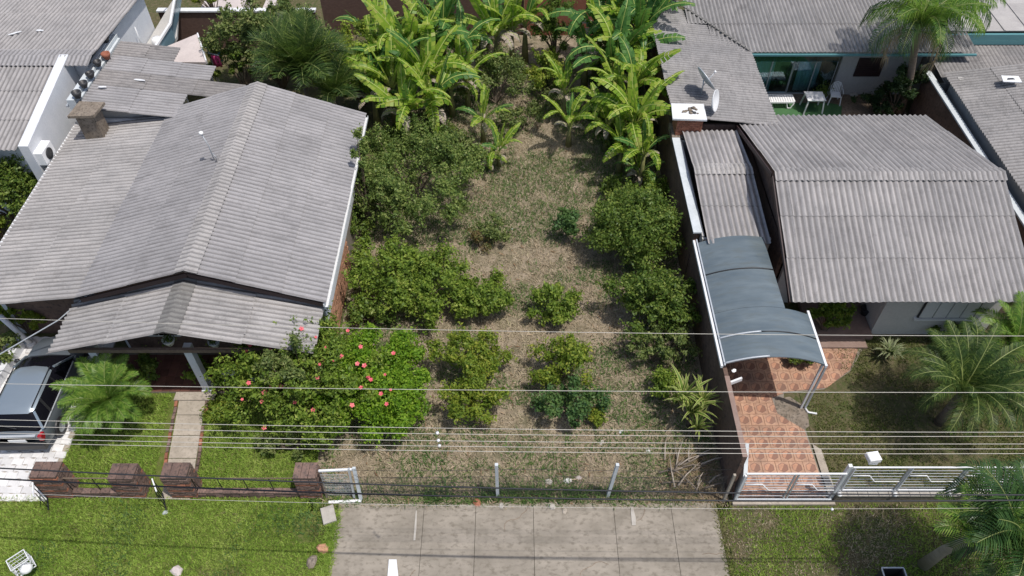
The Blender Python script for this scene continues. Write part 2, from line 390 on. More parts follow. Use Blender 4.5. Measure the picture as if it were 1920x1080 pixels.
# ------------------------------------------------------------ grass and ground cover
def blades(name, n, area, mat, h=(.04,.09), wd=.018, mask=None, lean=.8, z=0.0, parent=None):
    x0, y0, x1, y1 = area
    x = rng.uniform(x0, x1, n); y = rng.uniform(y0, y1, n)
    if mask is not None:
        k = mask(x, y) > rng.uniform(0, 1, n); x, y = x[k], y[k]
    n = len(x); a = rng.uniform(0, 2*PI, n); b = rng.uniform(0, 2*PI, n)
    hh = rng.uniform(*h, n); ww = wd * rng.uniform(.6, 1.4, n); ln = hh * rng.uniform(.2, lean*1.6, n)
    V = np.empty((n, 3, 3)); zz = np.full(n, z)
    V[:,0] = np.stack([x-np.cos(a)*ww, y-np.sin(a)*ww, zz], 1)
    V[:,1] = np.stack([x+np.cos(a)*ww, y+np.sin(a)*ww, zz], 1)
    V[:,2] = np.stack([x+np.cos(b)*ln, y+np.sin(b)*ln, zz+hh], 1)
    o = bpy.data.objects.new(name, fast_mesh(name, V.reshape(-1,3), np.arange(3*n).reshape(n,3), mat))
    link(o, parent); return o
def ell(cx, cy, rx, ry):
    return lambda x, y: ((x-cx)/rx)**2 + ((y-cy)/ry)**2
def m_left(x, y):
    d = ell(-5.85, 9.7, .42, .5)(x, y); e = ell(-7.7, 8.25, .35, .3)(x, y)
    return np.where((d < 1) | (e < 1), .06, .75 + .5*vnoise(x, y, .5, 3))
tag(blades('verge_grass', 62000, (-17,7.6,-5.0,10.62), M['grass'], mask=m_left, wd=.017), 'lush green mown grass on the verge left of the concrete apron', 'grass', kind='stuff')
tag(blades('yard_grass', 34000, (-13.65,10.7,-5.9,14.25), M['grass'], h=(.05,.12), mask=lambda x, y: np.where((x > -11.05+(14.2-y)*.12) & (x < -9.75+(14.2-y)*.12), 0, .9)), 'green grass either side of the concrete garden path', 'grass', kind='stuff')
def m_pat(x, y): return np.clip((vnoise(x, y, 1.6, 21)*.6+vnoise(x, y, .5, 22)*.4-.46)*5, 0, .8)
tag(blades('verge_pale_grass', 26000, (-13,7.6,-5.0,10.4), M['grassdull'], mask=m_pat, wd=.016), 'paler worn grass in patches on the left verge', 'grass', kind='stuff')
tag(blades('verge_dark_grass', 16000, (-17,7.6,-5.0,10.6), M['weed'], mask=lambda x, y: np.clip((vnoise(x, y, 1.1, 31)-.6)*4, 0, 1), wd=.02, h=(.06,.14)), 'darker clumpy grass tufts on the left verge', 'grass', kind='stuff')
def m_rv(x, y):
    v = vnoise(x, y, .9, 8)*.7 + vnoise(x, y, .3, 9)*.3
    return np.clip((v-.28)*3, .08, 1)
tag(blades('verge_grass', 42000, (6.0,7.6,17,10.42), M['grass'], mask=lambda x, y: m_rv(x, y)*np.where(x < 9, 1, .75), wd=.015), 'patchy green grass on the verge in front of the white gate', 'grass', kind='stuff')
tag(blades('verge_dry_grass', 14000, (6.0,7.6,17,10.42), M['grassdry'], mask=lambda x, y: 1.1-m_rv(x, y), wd=.013), 'dry grass in the bare spots of the right verge', 'grass', kind='stuff')
tag(blades('garden_grass', 36000, (9.5,10.8,18,16.6), M['grassdull'], mask=lambda x, y: m_rv(x, y)*np.where((x < 10.9) & (y > 14.3), 0, 1), h=(.04,.1)), 'dull olive grass in the garden behind the white fence', 'grass', kind='stuff')
def m_dry(x, y):
    return np.clip(.25 + 1.1*vnoise(x, y, .8, 1)*vnoise(x, y, .25, 2) + .3*vnoise(x, y, 3, 5), 0, 1)
tag(blades('dry_grass', 150000, (-5.7,10.3,6.2,31), M['grassdry'], h=(.04,.13), wd=.016, mask=m_dry, lean=1.2), 'dry straw coloured grass covering the empty lot', 'grass', kind='stuff')
def m_weed(x, y):
    v = vnoise(x, y, 1.3, 11)*.6 + vnoise(x, y, .45, 12)*.4
    edge = np.where((y < 12.9) | (np.abs(x) > 4.2), .18, 0) + np.where(y > 21, .13, 0) + .06
    return np.clip((v + edge - .52)*5, 0, 1)
tag(blades('green_weeds', 90000, (-5.8,10.3,6.2,33), M['weed'], h=(.06,.2), wd=.018, mask=m_weed, lean=1), 'green weeds growing in patches over the empty lot', 'weeds', kind='stuff')
tag(blades('tall_weeds', 2200, (-2.6,10.42,3.2,10.95), M['weed'], h=(.15,.4), wd=.02, mask=lambda x, y: vnoise(x, y, .6, 4)), 'dark green weeds along the wire fence', 'weeds', kind='stuff')

# ------------------------------------------------------------ corrugated roofs
PITCH = .177
def corr_mesh(nw, path, mat, amp=.024, seg=6, thick=.012):
    """corrugated sheet: waves across x, path = [(y,z)...] down the sheet"""
    n = nw*seg + 1; xs_ = np.arange(n)*PITCH/seg; wz = amp*np.cos(2*PI*np.arange(n)/seg)
    mb = MB(); vv = []; fs = []; k = len(path)
    for side in (0, 1):
        for (y, z) in path:
            for i in range(n): vv.append((xs_[i], y, z + wz[i] - side*thick))
    for j in range(k-1):
        for i in range(n-1):
            a = j*n+i; fs.append((a, a+n, a+n+1, a+1)); b = a + k*n; fs.append((b, b+1, b+n+1, b+n))
    for j in (0, k-1):
        v2 = [vv[j*n+i] for i in range(n)] + [vv[j*n+i+k*n] for i in range(n)]
        mb.add(v2, [(i, i+1, i+1+n, i+n) if j == 0 else (i, i+n, i+n+1, i+1) for i in range(n-1)], 0, False)
    mb.add(vv, fs, 0, True); me = mb.mesh('corrugated_sheet', mat); return me
_cm = {}
def roof_plane(parent, P0, P1, P2, mat, rows, name='roof_sheet', amp=.031, jitter=.012, cut=None, pitch_n=6, extra=.06, wide=1.0):
    """P0->P1 along the top edge (across the waves), P0->P2 down the slope"""
    P0, P1, P2 = Vector(P0), Vector(P1), Vector(P2)
    X = (P1-P0); W = X.length; X.normalize(); D = P2-P0; L = D.length; D.normalize()
    N = X.cross(-D)
    if N.z < 0: N = -N
    nw_total = max(1, round(W/PITCH/wide)); sx_ = W/(nw_total*PITCH)
    Ls = L/rows
    c = 0; ci = 0
    while c < nw_total:
        nw = min(pitch_n, nw_total-c)
        if nw_total-c-nw == 1: nw += 1
        for r in range(rows):
            key = (nw, round(Ls, 3), mat.name, amp)
            if key not in _cm: _cm[key] = corr_mesh(nw, [(0, 0), (-Ls-extra, .022)], mat, amp)
            org = P0 + X*(c*PITCH*sx_) + D*(r*Ls) + N*random.uniform(0, .004)
            if cut is not None and cut(org + X*(nw*PITCH*sx_/2) + D*(Ls/2), ci, r): continue
            rot = Matrix((X, -D, N)).transposed().to_4x4()
            ang = random.uniform(-jitter, jitter)*.35
            o = bpy.data.objects.new(name, _cm[key]); link(o, parent)
            o.matrix_local = Matrix.Translation(org + D*random.uniform(-jitter, jitter)) @ rot @ Matrix.Rotation(ang, 4, 'Z') @ Matrix.Diagonal((sx_, 1, 1, 1))
        c += nw; ci += 1
def ridge_caps(parent, A, B, dA, dB, mat, half=.36, lift=.045):
    """corrugated caps from A to B; dA, dB unit vectors down both slopes"""
    A, B = Vector(A), Vector(B); X = (B-A); W = X.length; X.normalize(); dA = Vector(dA).normalized(); dB = Vector(dB).normalized()
    H = Vector((0,0,1)); Y = H.cross(X).normalized()   # horizontal across
    path = []
    for (d, s) in ((dA, half), (dA, .1)): path.append((d.dot(Y)*s, d.z*s))
    path.append((0, .012))
    for (d, s) in ((dB, .1), (dB, half)): path.append((d.dot(Y)*s, d.z*s))
    if path[0][0] < path[-1][0]: path = path[::-1]
    nt_ = round(W/PITCH); sx_ = W/(nt_*PITCH); c = 0; cache = {}
    while c < nt_:
        nw = min(6, nt_-c)
        if nt_-c-nw == 1: nw += 1
        if nw not in cache: cache[nw] = corr_mesh(nw, path, mat)
        o = bpy.data.objects.new('ridge_cap', cache[nw]); link(o, parent)
        o.matrix_local = Matrix.Translation(A + X*(c*PITCH*sx_) + H*(lift+random.uniform(0,.008))) @ Matrix((X, Y, H)).transposed().to_4x4() @ Matrix.Diagonal((sx_,1,1,1))
        c += nw

# brick pieces
def brick_me(lx, ly, lz, mat, nm='brick'):
    mb = MB(); j = .006
    mb.box(-lx/2, -ly/2, -lz/2, lx/2, ly/2, lz/2, ch=.006); return mb.mesh(nm, mat)
def brick_pile(parent, x0, y0, x1, y1, z0, z1, mat, bl=.24, bh=.07, depth=.11, joint=.012):
    """four brick faces round a mortar core"""
    MB().box(x0+.02, y0+.02, z0, x1-.02, y1-.02, z1-.01).build('mortar_core', M['mortar'], parent)
    nz = max(1, round((z1-z0)/(bh+joint))); hz = (z1-z0)/nz
    def face(a, b, horizontal, fixed, into):
        n = max(1, round((b-a)/(bl+joint))); st = (b-a)/n
        for k in range(nz):
            off = (k % 2)*.5; edges = [a] + [a+st*(i+off) for i in range(0 if off else 1, n)] + [b]
            edges = sorted(set(round(e, 4) for e in edges if a <= e <= b))
            for e0, e1 in zip(edges, edges[1:]):
                if e1-e0 < .05: continue
                key = ('b', round(e1-e0, 3), round(hz, 3), mat.name, horizontal, depth)
                if key not in _cm:
                    _cm[key] = brick_me(e1-e0-joint, depth, hz-joint, mat) if horizontal else brick_me(depth, e1-e0-joint, hz-joint, mat)
                pr = random.uniform(-.006, .006)
                loc = ((e0+e1)/2, fixed+into*depth/2+pr, z0+hz*(k+.5)) if horizontal else (fixed+into*depth/2+pr, (e0+e1)/2, z0+hz*(k+.5))
                put('brick', _cm[key], parent, loc)
    face(x0, x1, True, y0, 1); face(y0+depth+.004, y1-.004, False, x0, 1); face(y0+depth+.004, y1-.004, False, x1, -1)

# ============================================================ HOUSE A (left of the lot)
HA = empty('bungalow', (-9.6,15.5,0), 'long white bungalow under grey corrugated gable roof, left of the empty lot', 'house')
def inv(parent, mb_or_o): return mb_or_o
def child_origin(root):
    """part meshes are given in world metres: a parent at location L needs the inverse offset"""
    return -Vector(root.location)
class Grp:
    """builds parts in world coordinates under a thing whose origin is its base"""
    def __init__(s, root):
        s.root = root; s.off = -Vector(root.location)
    def __call__(s, mb, name, mat, parent=None):
        o = mb.build(name, mat, parent or s.root)
        if parent is None: o.location = s.off
        return o
    def hub(s, name):
        """a part that only groups pieces, itself a real mesh below"""
        pass
gA = Grp(HA)
# walls
gA(MB().box(-12.79,15.9,0,-6.21,16.05,3.05), 'front_wall', M['brown_shade_wall'])  # pale wall browned: the porch shade is put into its colour
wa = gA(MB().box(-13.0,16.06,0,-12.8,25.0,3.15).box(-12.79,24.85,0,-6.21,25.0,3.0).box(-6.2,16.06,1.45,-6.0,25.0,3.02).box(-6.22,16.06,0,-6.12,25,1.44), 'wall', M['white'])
gA(MB().add([(-13.0,15.9,3.06),(-6.0,15.9,3.06),(-9.6,15.9,4.36),(-13.0,15.88+.18,3.06),(-6.0,16.08,3.06),(-9.6,16.08,4.36)], [(0,1,2),(5,4,3),(0,2,5,3),(1,4,5,2)]), 'gable_wall', M['brown_shade_wall'])
gA(MB().box(-17.0,16.8,0,-16.85,25,2.7).box(-16.84,24.9,0,-13.05,25.0,3.1), 'annex_wall', M['white']); gA(MB().box(-16.84,16.8,0,-13.02,16.9,2.7), 'annex_front_wall', M['brown_shade_wall'])
rf = MB().box(-9.66,15.6,4.33,-9.54,25.2,4.40).build('roof', M['wood'], HA); rf.location = gA.off
# roof: right slope, left slope, annex slope; sheets are pieces of the roof
z_r, z_e = 4.47, 3.08
roof_plane(rf, (-9.6,15.5,z_r), (-9.6,25.3,z_r), (-5.75,25.3-9.8,z_e), M['roofA'], 3)
roof_plane(rf, (-9.6,25.3,z_r), (-9.6,15.5,z_r), (-13.25,25.3,3.30), M['roofA'], 2)
ridge_caps(rf, (-9.6,15.5,z_r), (-9.6,25.3,z_r), (3.85,0,z_e-z_r), (-3.65,0,3.3-z_r), M['roofA2'])
roof_plane(rf, (-13.12,25.3,3.27), (-13.12,15.55,3.27), (-17.05,25.3,2.78), M['roofA2'], 2)
# eave board and gutter on the right
gA(MB().box(-5.80,15.5,2.93,-5.76,25.3,3.03).box(-5.755,15.5,2.90,-5.64,25.3,2.915).box(-5.652,15.5,2.916,-5.64,25.3,3.0), 'gutter', M['whitepaint'])
gA(MB().bar((-17.1,15.6,2.72),(-17.1,25.3,2.72),.09,.12), 'gutter', M['whitepaint'])
# exposed lower brickwork on the right flank, facing the lot
lb = MB().box(-6.118,15.6,0,-6.09,25,1.43).build('brickwork', M['mortar'], HA); lb.location = gA.off
k = 0
for zi in range(12):
    for yi in range(17):
        y0 = 15.6 + yi*.26 + (.13 if zi % 2 else 0)
        me = _cm.setdefault('flankbrick', brick_me(.07, .245, .105, M['brickorange']))
        put('brick', me, lb, (-6.055+random.uniform(-.006,.006), y0+.13, .062+zi*.118), (0,random.uniform(-.03,.03),random.uniform(-.02,.02)))
# verge boards under the main roof's front edge
gA(MB().bar((-9.6,15.58,4.28),(-5.8,15.58,2.92),.04,.16).bar((-9.6,15.58,4.28),(-13.2,15.58,3.13),.04,.16), 'verge_board', M['darkwood'])
# porch roof
prf = MB().bar((-9.85,13.85,3.74),(-9.85,16.0,3.74),.08,.1).build('porch_roof', M['wood'], HA); prf.location = gA.off
def skew_plane(parent, ridge0, ridge1, eave0, rows, mat):
    roof_plane(parent, ridge0, ridge1, eave0, mat, rows)
skew_plane(prf, (-9.85,13.7,3.86), (-9.85,16.15,3.86), (-13.75,13.95,2.62), 2, M['roofA2'])
skew_plane(prf, (-9.85,16.15,3.86), (-9.85,13.7,3.86), (-5.95,16.35,2.68), 2, M['roofA2'])
ridge_caps(prf, (-9.85,13.7,3.86), (-9.85,16.15,3.86), (3.9,0,-1.2), (-3.9,0,-1.22), M['cap'])
gA(MB().bar((-13.5,14.2,2.5),(-9.85,14.2,3.7),.07,.12).bar((-9.85,14.2,3.7),(-6.2,14.2,2.55),.07,.12).bar((-13.4,14.25,2.36),(-6.1,14.25,2.36),.1,.14), 'porch_beam', M['wood'])
for cx in (-12.85, -9.92, -6.35):
    gA(MB().box(cx-.12,14.35,.1,cx+.12,14.59,2.29).box(cx-.16,14.31,0,cx+.16,14.63,.1), 'column', M['white'])
# porch floor of dark red tiles
fl = gA(MB().box(-13.2,14.3,-.01,-6.2,15.88,.06), 'porch_floor', M['mortar'])
me = MB().box(-.145,-.145,0,.145,.145,.02,ch=.004).mesh('floor_tile', M['porchtile'])
for i in range(23):
    for j in range(5): put('floor_tile', me, fl, (-13.04+i*.3, 14.46+j*.3, .06))
gA(MB().box(-10.9,13.98,-.01,-9.6,14.29,.10,ch=.01), 'step', M['concrete2'])
d = gA(MB().box(-9.0,15.86,.08,-8.1,15.895,2.1), 'door', M['darkwood'])
wn = gA(MB().box(-12.3,15.86,1.0,-10.9,15.895,2.0), 'window', M['whitepaint'])
MB().box(-12.2,15.84,1.08,-11.62,15.858,1.92).box(-11.58,15.84,1.08,-11.0,15.858,1.92).build('pane', M['carglass'], wn)

# raised kitchen roof behind (darker, stepped back edge)
HK = empty('kitchen_annex', (-14,26,0), 'low back annex with dark stained roof sheets and stepped rear edge', 'outbuilding')
gK = Grp(HK)
gK(MB().box(-16.35,25.1,0,-11.2,25.25,3.35).box(-16.35,25.26,0,-16.2,29.2,3.6).box(-11.3,25.26,0,-11.2,26.9,3.0), 'wall', M['greyrender'])
rk = MB().bar((-16.2,25.35,3.72),(-11.2,25.35,3.05),.08,.1).build('roof', M['wood'], HK); rk.location = gK.off
for i, (y0, y1) in enumerate([(28.24,29.3),(27.18,28.24),(26.12,27.18),(24.55,26.12)]):
    zt = 3.86; xl = -16.4; xr = [-13.1,-12.4,-11.0,-11.9][i] if i else -14.5
    xr = [-14.0,-12.3,-10.9,-12.9][i]
    L = xr - xl; z1 = zt - .135*L
    roof_plane(rk, (xl,y1,zt), (xl,y0,zt), (xr,y1,z1), M['roofA'] if i in (1,3) else M['roofDark'], 2 if L < 4 else 3, jitter=.03)
gK(MB().box(-16.9,24.9,2.6,-16.62,29.7,3.98).box(-16.6,25.3,3.5,-16.5,29.6,3.86), 'parapet', M['coping'])
gK(MB().bar((-16.98,24.9,3.7),(-16.98,29.7,3.7),.08), 'gutter', M['metal'])
POTS = [((160,182),.17),((172,163),.16),((184,145),.15),((192,142),.13),((202,123),.15),((198,78),.2)]
for (uv, r) in POTS:
    p = at(uv[0], uv[1], 4.0); p.x = max(-16.85, min(-16.5, p.x))
    o = MB().lathe([(0,0),(r*.6,0),(r,r*.9),(r*1.05,r*1.5),(r*.85,r*1.5),(r*.8,r*.9),(0,r*.8)], n=12).build('flower_pot', M['dark'])
    o.location = (p.x, p.y, 3.985)
lab = ['black round pot on the parapet nearest the mossy chimney','second black pot up the parapet from the mossy chimney','third black pot up the parapet from the mossy chimney','fourth black pot, touching the third on the parapet','fifth black pot, last before the brick red one on the parapet','largest black pot, topmost on the pale parapet by the upper roof']
i = 0
for o in list(COL.objects):
    if o.name.startswith('flower_pot') and 'label' not in o: tag(o, lab[i], 'pot', 'dark pots on the parapet'); i += 1
o = MB().lathe([(0,0),(.1,0),(.17,.16),(.18,.26),(.14,.26),(.13,.2),(0,.18)], n=12).build('flower_pot', M['terracotta'])
p = at(219,108,3.95); o.location = (-16.42, p.y, 3.9); tag(o, 'rust red pot at the upper corner of the stained annex roof', 'pot', 'dark pots on the parapet')

# mossy chimney
CH = empty('chimney', (-15.85,24.2,2.9), 'square mossy chimney with slab cap on the left annex roof', 'chimney')
gC = Grp(CH)
gC(MB().box(-16.2,23.88,2.7,-15.5,24.5,3.95), 'shaft', M['mossy'])
gC(MB().poly([(-16.36,23.72),(-15.42,23.76),(-15.3,24.62),(-16.28,24.68)], 3.99, 4.09), 'cap', M['mossy'])
gC(MB().box(-16.0,24.0,3.951,-15.9,24.1,3.989).box(-15.7,24.3,3.951,-15.6,24.4,3.989).box(-15.7,24.0,3.951,-15.6,24.1,3.989).box(-16.0,24.3,3.951,-15.9,24.4,3.989), 'spacer', M['brickdark'])
# antenna on the roof
AN = empty('antenna', (-10.15,20.9,4.2), 'thin bent mast with small white tip standing beside the roof ridge', 'antenna')
gN = Grp(AN)
gN(MB().tube([(-10.15,20.9,4.1),(-10.2,20.95,4.9),(-10.3,20.95,5.35)], .02), 'mast', M['metal'])
gN(MB().tube([(-10.05,20.8,4.3),(-10.0,20.75,4.55),(-10.12,20.9,4.6)], .014), 'bracket', M['metal'])
gN(MB().lathe([(0,-.06),(.06,-.05),(.08,0),(.06,.05),(0,.06)], (-10.3,20.95,5.4), 10), 'tip', M['plastic'])
# air conditioner
AC = empty('air_conditioner', (-16.95,22.9,2.7), 'white box air conditioner hanging beside the left annex gutter', 'air conditioner')
gX = Grp(AC)
gX(MB().box(-17.62,22.55,2.75,-17.2,23.35,3.3,ch=.03), 'casing', M['plastic'])
gX(MB().lathe([(.0,0),(.22,0),(.22,.02),(0,.02)], (-17.195,22.95,3.0), 16, axis=(1,0,0)), 'fan_grille', M['dark'])
gX(MB().bar((-17.6,22.7,2.72),(-17.0,22.7,2.72),.04).bar((-17.6,23.2,2.72),(-17.0,23.2,2.72),.04), 'bracket', M['metal'])

# ============================================================ HOUSE D (far left)
HD = empty('neighbour_house', (-20,27,0), 'white walled house with weathered corrugated roof at the top left corner', 'house')
gD = Grp(HD)
gD(MB().box(-26,22.9,0,-17.62,23.05,3.35).box(-16.95,27.6,0,-16.8,33.4,4.0).box(-26,27.3,0,-16.96,27.45,4.1).box(-26,33.3,0,-16.96,33.4,3.9), 'wall', M['white'])
gD(MB().add([(-17.86,22.5,1.0),(-17.5,22.5,1.0),(-17.5,27.25,1.0),(-17.86,27.25,1.0),(-17.86,22.5,3.66),(-17.5,22.5,3.66),(-17.5,27.25,4.5),(-17.86,27.25,4.5)],
  [(0,3,2,1),(4,5,6,7),(0,1,5,4),(1,2,6,5),(2,3,7,6),(3,0,4,7)]).box(-17.86,22.5,0,-17.5,27.25,.99), 'firewall', M['white'])
rd = MB().bar((-26,27.2,4.2),(-16.9,27.2,4.2),.08,.12).build('roof', M['wood'], HD); rd.location = gD.off
roof_plane(rd, (-17.9,26.9,4.35), (-25.9,26.9,4.35), (-17.9,22.45,3.55), M['roofB'], 3)
roof_plane(rd, (-25.9,27.5,4.4), (-16.55,27.5,4.4), (-25.9,34.4,3.95), M['roofB'], 4)
ridge_caps(rd, (-25.9,27.2,4.42), (-16.55,27.2,4.42), (0,1,-.08), (0,-1,-.19), M['roofA'], half=.55)
gD(MB().box(-19.4,33.8,4.25,-16.9,33.95,4.36), 'ridge_tile_row', M['terracotta'])
gv = gD(MB().box(-19.6,34.6,4.2,-16.9,34.66,4.28), 'roof_vent', M['metal'])
for k in range(12): MB().box(-19.5+k*.22,34.62,4.29,-19.4+k*.22,34.68,4.6).build('vent_slat', M['metal'], gv)
# balcony with blue glass beyond the white wall
BA = empty('balcony', (-16,32,0), 'narrow raised balcony with blue glass screen and white rim beyond the upper left wall', 'balcony')
gB_ = Grp(BA)
gB_(MB().poly([(-16.75,31.0),(-15.6,30.3),(-15.55,32.7),(-16.7,37),(-16.75,37)], 2.0, 2.15), 'floor', M['greyrender'])
gB_(MB().bar((-15.58,30.2,2.95),(-15.5,32.4,2.95),.1,.1).bar((-15.5,32.4,2.95),(-16.4,36.8,2.95),.1,.1), 'rim', M['whitepaint'])
gB_(MB().bar((-15.60,30.25,2.52),(-15.53,32.38,2.52),.03,.7).bar((-15.6,32.5,2.52),(-16.42,36.7,2.52),.03,.7), 'screen', M['bluepanel'])
gB_(MB().tube([(-16.6,31.3,2.16),(-16.6,31.3,3.4)], .03), 'rail', M['whitepaint']); gB_(MB().tube([(-16.7,34.4,3.3),(-16.2,36.6,3.3)], .03), 'rail', M['whitepaint'])
o = MB().lathe([(0,0),(.2,0),(.26,.15),(.22,.36),(0,.4)], (0,0,0), 12).build('bag', M['plastic']); o.location = (-16.15,31.9,2.16); tag(o, 'white rounded sack left on the blue glass balcony', 'sack')
# low brick wall at the back left with white coping
WB = empty('brick_wall', (-13,35.3,0), 'reddish brown brick wall with white coping at the back left', 'wall')
gW = Grp(WB); gW(MB().box(-17.3,35.3,0,-9.6,35.5,1.95), 'brickwork', M['fardark'])
gW(MB().box(-17.35,35.24,1.955,-9.6,35.56,2.03), 'coping', M['whitepaint'])
tag(MB().box(-16.4,36.6,0,-14.2,42,.6).box(-13.2,37.5,0,-12.6,42,.5).build('patio_block', M['pink']), 'pinkish concrete block behind the back left brick wall', 'outbuilding')
PS = empty('lean_to', (-14.5,31,0), 'pale pink slab roof with pointed corner beside the clothes line', 'lean-to'); gP = Grp(PS)
gP(MB().poly([(-15.75,30.9),(-14.35,32.3),(-13.35,29.9),(-15.6,29.9)], 2.42, 2.52), 'slab', M['pink'])
gP(MB().bar((-14.35,32.25,2.55),(-13.35,29.95,2.55),.06,.06), 'edge_trim', M['whitepaint'])
gP(MB().box(-15.2,30.4,0,-15.05,30.55,2.42).box(-14.3,31.7,0,-14.15,31.85,2.42), 'post', M['white'])
CLN = empty('clothes_line', (-13.6,31.3,0), 'short clothes line with white brackets beside the pink slab', 'clothes line'); gL = Grp(CLN)
gL(MB().bar((-14.2,31.6,2.3),(-13.2,31.2,2.3),.03).bar((-14.1,31.2,2.3),(-13.1,30.8,2.3),.03), 'line', M['whitepaint'])
gL(MB().box(-13.75,31.3,0,-13.68,31.37,2.3), 'post', M['metal'])
def cloth(name, p, mat, lbl):
    mb = MB(); n = 6; vv = []
    for i in range(n+1):
        for j in range(4): vv.append((-.18+.36*i/n, .05*math.sin(i*2.1)+.02*j, .0-.2*j))
    fs = [(i*4+j,(i+1)*4+j,(i+1)*4+j+1,i*4+j+1) for i in range(n) for j in range(3)]
    mb.add(vv, fs, 0, True); o = mb.build(name, mat); o.location = p; sm = o.modifiers.new('thick','SOLIDIFY'); sm.thickness = .02; tag(o, lbl, 'laundry')
cloth('hanging_cloth', (-13.35,31.24,2.3), M['bluecloth'], 'teal cloth hanging on the clothes line')
cloth('hanging_cloth', (-13.3,30.86,2.26), M['pinkcloth'], 'dark pink cloth hanging in front of the teal one')

# ============================================================ back walls of the lot
tag(MB().box(-9.6,36.6,0,.6,36.8,2.7).build('back_wall', M['fardark']), 'dark brown masonry wall closing the back of the lot', 'wall')
tag(MB().box(.62,36.5,0,6.2,36.7,2.6).build('back_wall', M['farbrick']), 'orange red brick wall at the back right of the lot', 'wall')

# ============================================================ boundary wall, right side of the lot
BW = empty('boundary_wall', (6.35,18,0), 'tall dark brown wall between the empty lot and the blue canopy', 'wall'); gQ = Grp(BW)
gQ(MB().box(6.31,10.7,0,6.43,19.2,2.2).box(6.28,19.21,0,6.46,27.0,2.52), 'masonry', M['brown_shade_wall'])
gQ(MB().box(6.22,19.15,2.523,6.52,25.0,2.58), 'coping', M['coping'])
gQ(MB().box(6.30,10.7,2.203,6.44,13.4,2.225), 'capping', M['stepstone'])

# ============================================================ HOUSE B (right)
HB = empty('house', (12.5,17,0), 'square house with wide brownish corrugated roof and pale walls, right of the lot', 'house'); gB = Grp(HB)
gB(MB().box(12.4,16.75,0,16.3,16.9,2.62).box(12.4,16.91,0,12.55,18.2,2.6).box(9.3,18.21,0,12.56,18.35,2.9), 'wall', M['beige'])
gB(MB().box(16.15,16.91,0,16.3,25.0,2.6).box(9.1,18.36,0,9.25,25.0,2.7).box(9.26,24.85,0,16.14,25.0,2.7), 'side_wall', M['brown_shade_wall'])  # left wall faces away from the sun, its shade put into the colour
gB(MB().add([(9.1,16.6,2.62),(9.1,25.2,2.62),(9.1,20.2,4.1),(9.26,16.6,2.62),(9.26,25.2,2.62),(9.26,20.2,4.1)], [(0,2,1),(3,4,5),(0,3,5,2),(1,2,5,4),(0,1,4,3)]), 'gable_wall', M['brown_shade_wall'])  # left gable, darkened in colour to stand for its shaded side
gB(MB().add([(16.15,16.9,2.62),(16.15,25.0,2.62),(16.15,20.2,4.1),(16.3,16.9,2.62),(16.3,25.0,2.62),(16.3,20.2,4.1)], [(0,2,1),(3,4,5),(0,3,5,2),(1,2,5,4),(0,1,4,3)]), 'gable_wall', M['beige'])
rb = MB().box(8.9,20.12,4.12,16.4,20.26,4.2).build('roof', M['wood'], HB); rb.location = gB.off
roof_plane(rb, (16.45,20.15,4.3), (8.78,20.15,4.3), (16.45,15.93,2.72), M['roofB'], 3, amp=.034, wide=1.13)
roof_plane(rb, (8.82,20.25,4.3), (16.5,20.25,4.3), (8.82,25.75,2.65), M['roofB'], 3, amp=.034, wide=1.13)
ridge_caps(rb, (8.78,20.2,4.33), (16.5,20.2,4.33), (0,-4.2,-1.58), (0,5.5,-1.65), M['roofB'], half=.33)
gB(MB().bar((8.74,20.15,4.2),(8.74,15.95,2.6),.04,.14).bar((8.74,20.25,4.2),(8.74,25.7,2.56),.04,.14), 'verge_board', M['darkwood'])
# front window with louvred shutters
wB = gB(MB().box(13.65,16.70,.95,15.55,16.745,2.15), 'window', M['dark'])
for k in range(4):
    x0 = 13.70 + k*.455
    pn = MB().box(x0,16.665,1.0,x0+.42,16.698,2.1).build('shutter', M['whitepaint'], wB)
gB(MB().box(13.55,16.62,.88,15.65,16.745,.945), 'window_sill', M['whitepaint'])
dB = gB(MB().box(10.9,18.16,.16,11.75,18.205,2.2), 'door', M['whitepaint'])
gB(MB().box(10.3,18.12,.9,10.75,18.205,2.1), 'window', M['whitepaint'])
# porch step
gB(MB().box(10.25,16.5,-.01,12.38,18.2,.2,ch=.01), 'porch_floor', M['stepstone'])
gB(MB().box(10.45,16.1,-.01,12.1,16.49,.11,ch=.01), 'step', M['stepstone'])
o = MB().lathe([(0,0),(.13,0),(.18,.25),(.2,.28),(.15,.28),(0,.2)], n=12).build('flower_pot', M['dark']); o.location = at(1620,588,.2); o.location.z = .205
tag(o, 'dark pot by the door on the porch of the right hand house', 'pot')

# small side roof between the boundary wall and house B
SR = empty('side_shed', (7.6,21,0), 'narrow shed with small two sided corrugated roof beside the boundary wall', 'outbuilding'); gS = Grp(SR)
gS(MB().box(6.5,18.9,0,8.85,19.0,2.5).box(6.5,24.3,0,8.85,24.4,2.5).box(6.5,19.01,0,6.58,24.29,2.55), 'wall', M['greyrender'])
rs = MB().box(6.7,21.95,2.84,8.8,22.05,2.92).build('roof', M['wood'], SR); rs.location = gS.off
roof_plane(rs, (8.72,22.0,3.0), (6.6,22.0,3.0), (8.72,18.6,2.62), M['roofB'], 2, amp=.034, wide=1.13)
roof_plane(rs, (6.6,22.05,3.0), (8.72,22.05,3.0), (6.6,24.6,2.75), M['roofB'], 1, amp=.034, wide=1.13)
ridge_caps(rs, (6.6,22.02,3.0), (8.72,22.02,3.0), (0,-1,-.11), (0,1,-.1), M['roofA2'], half=.3)

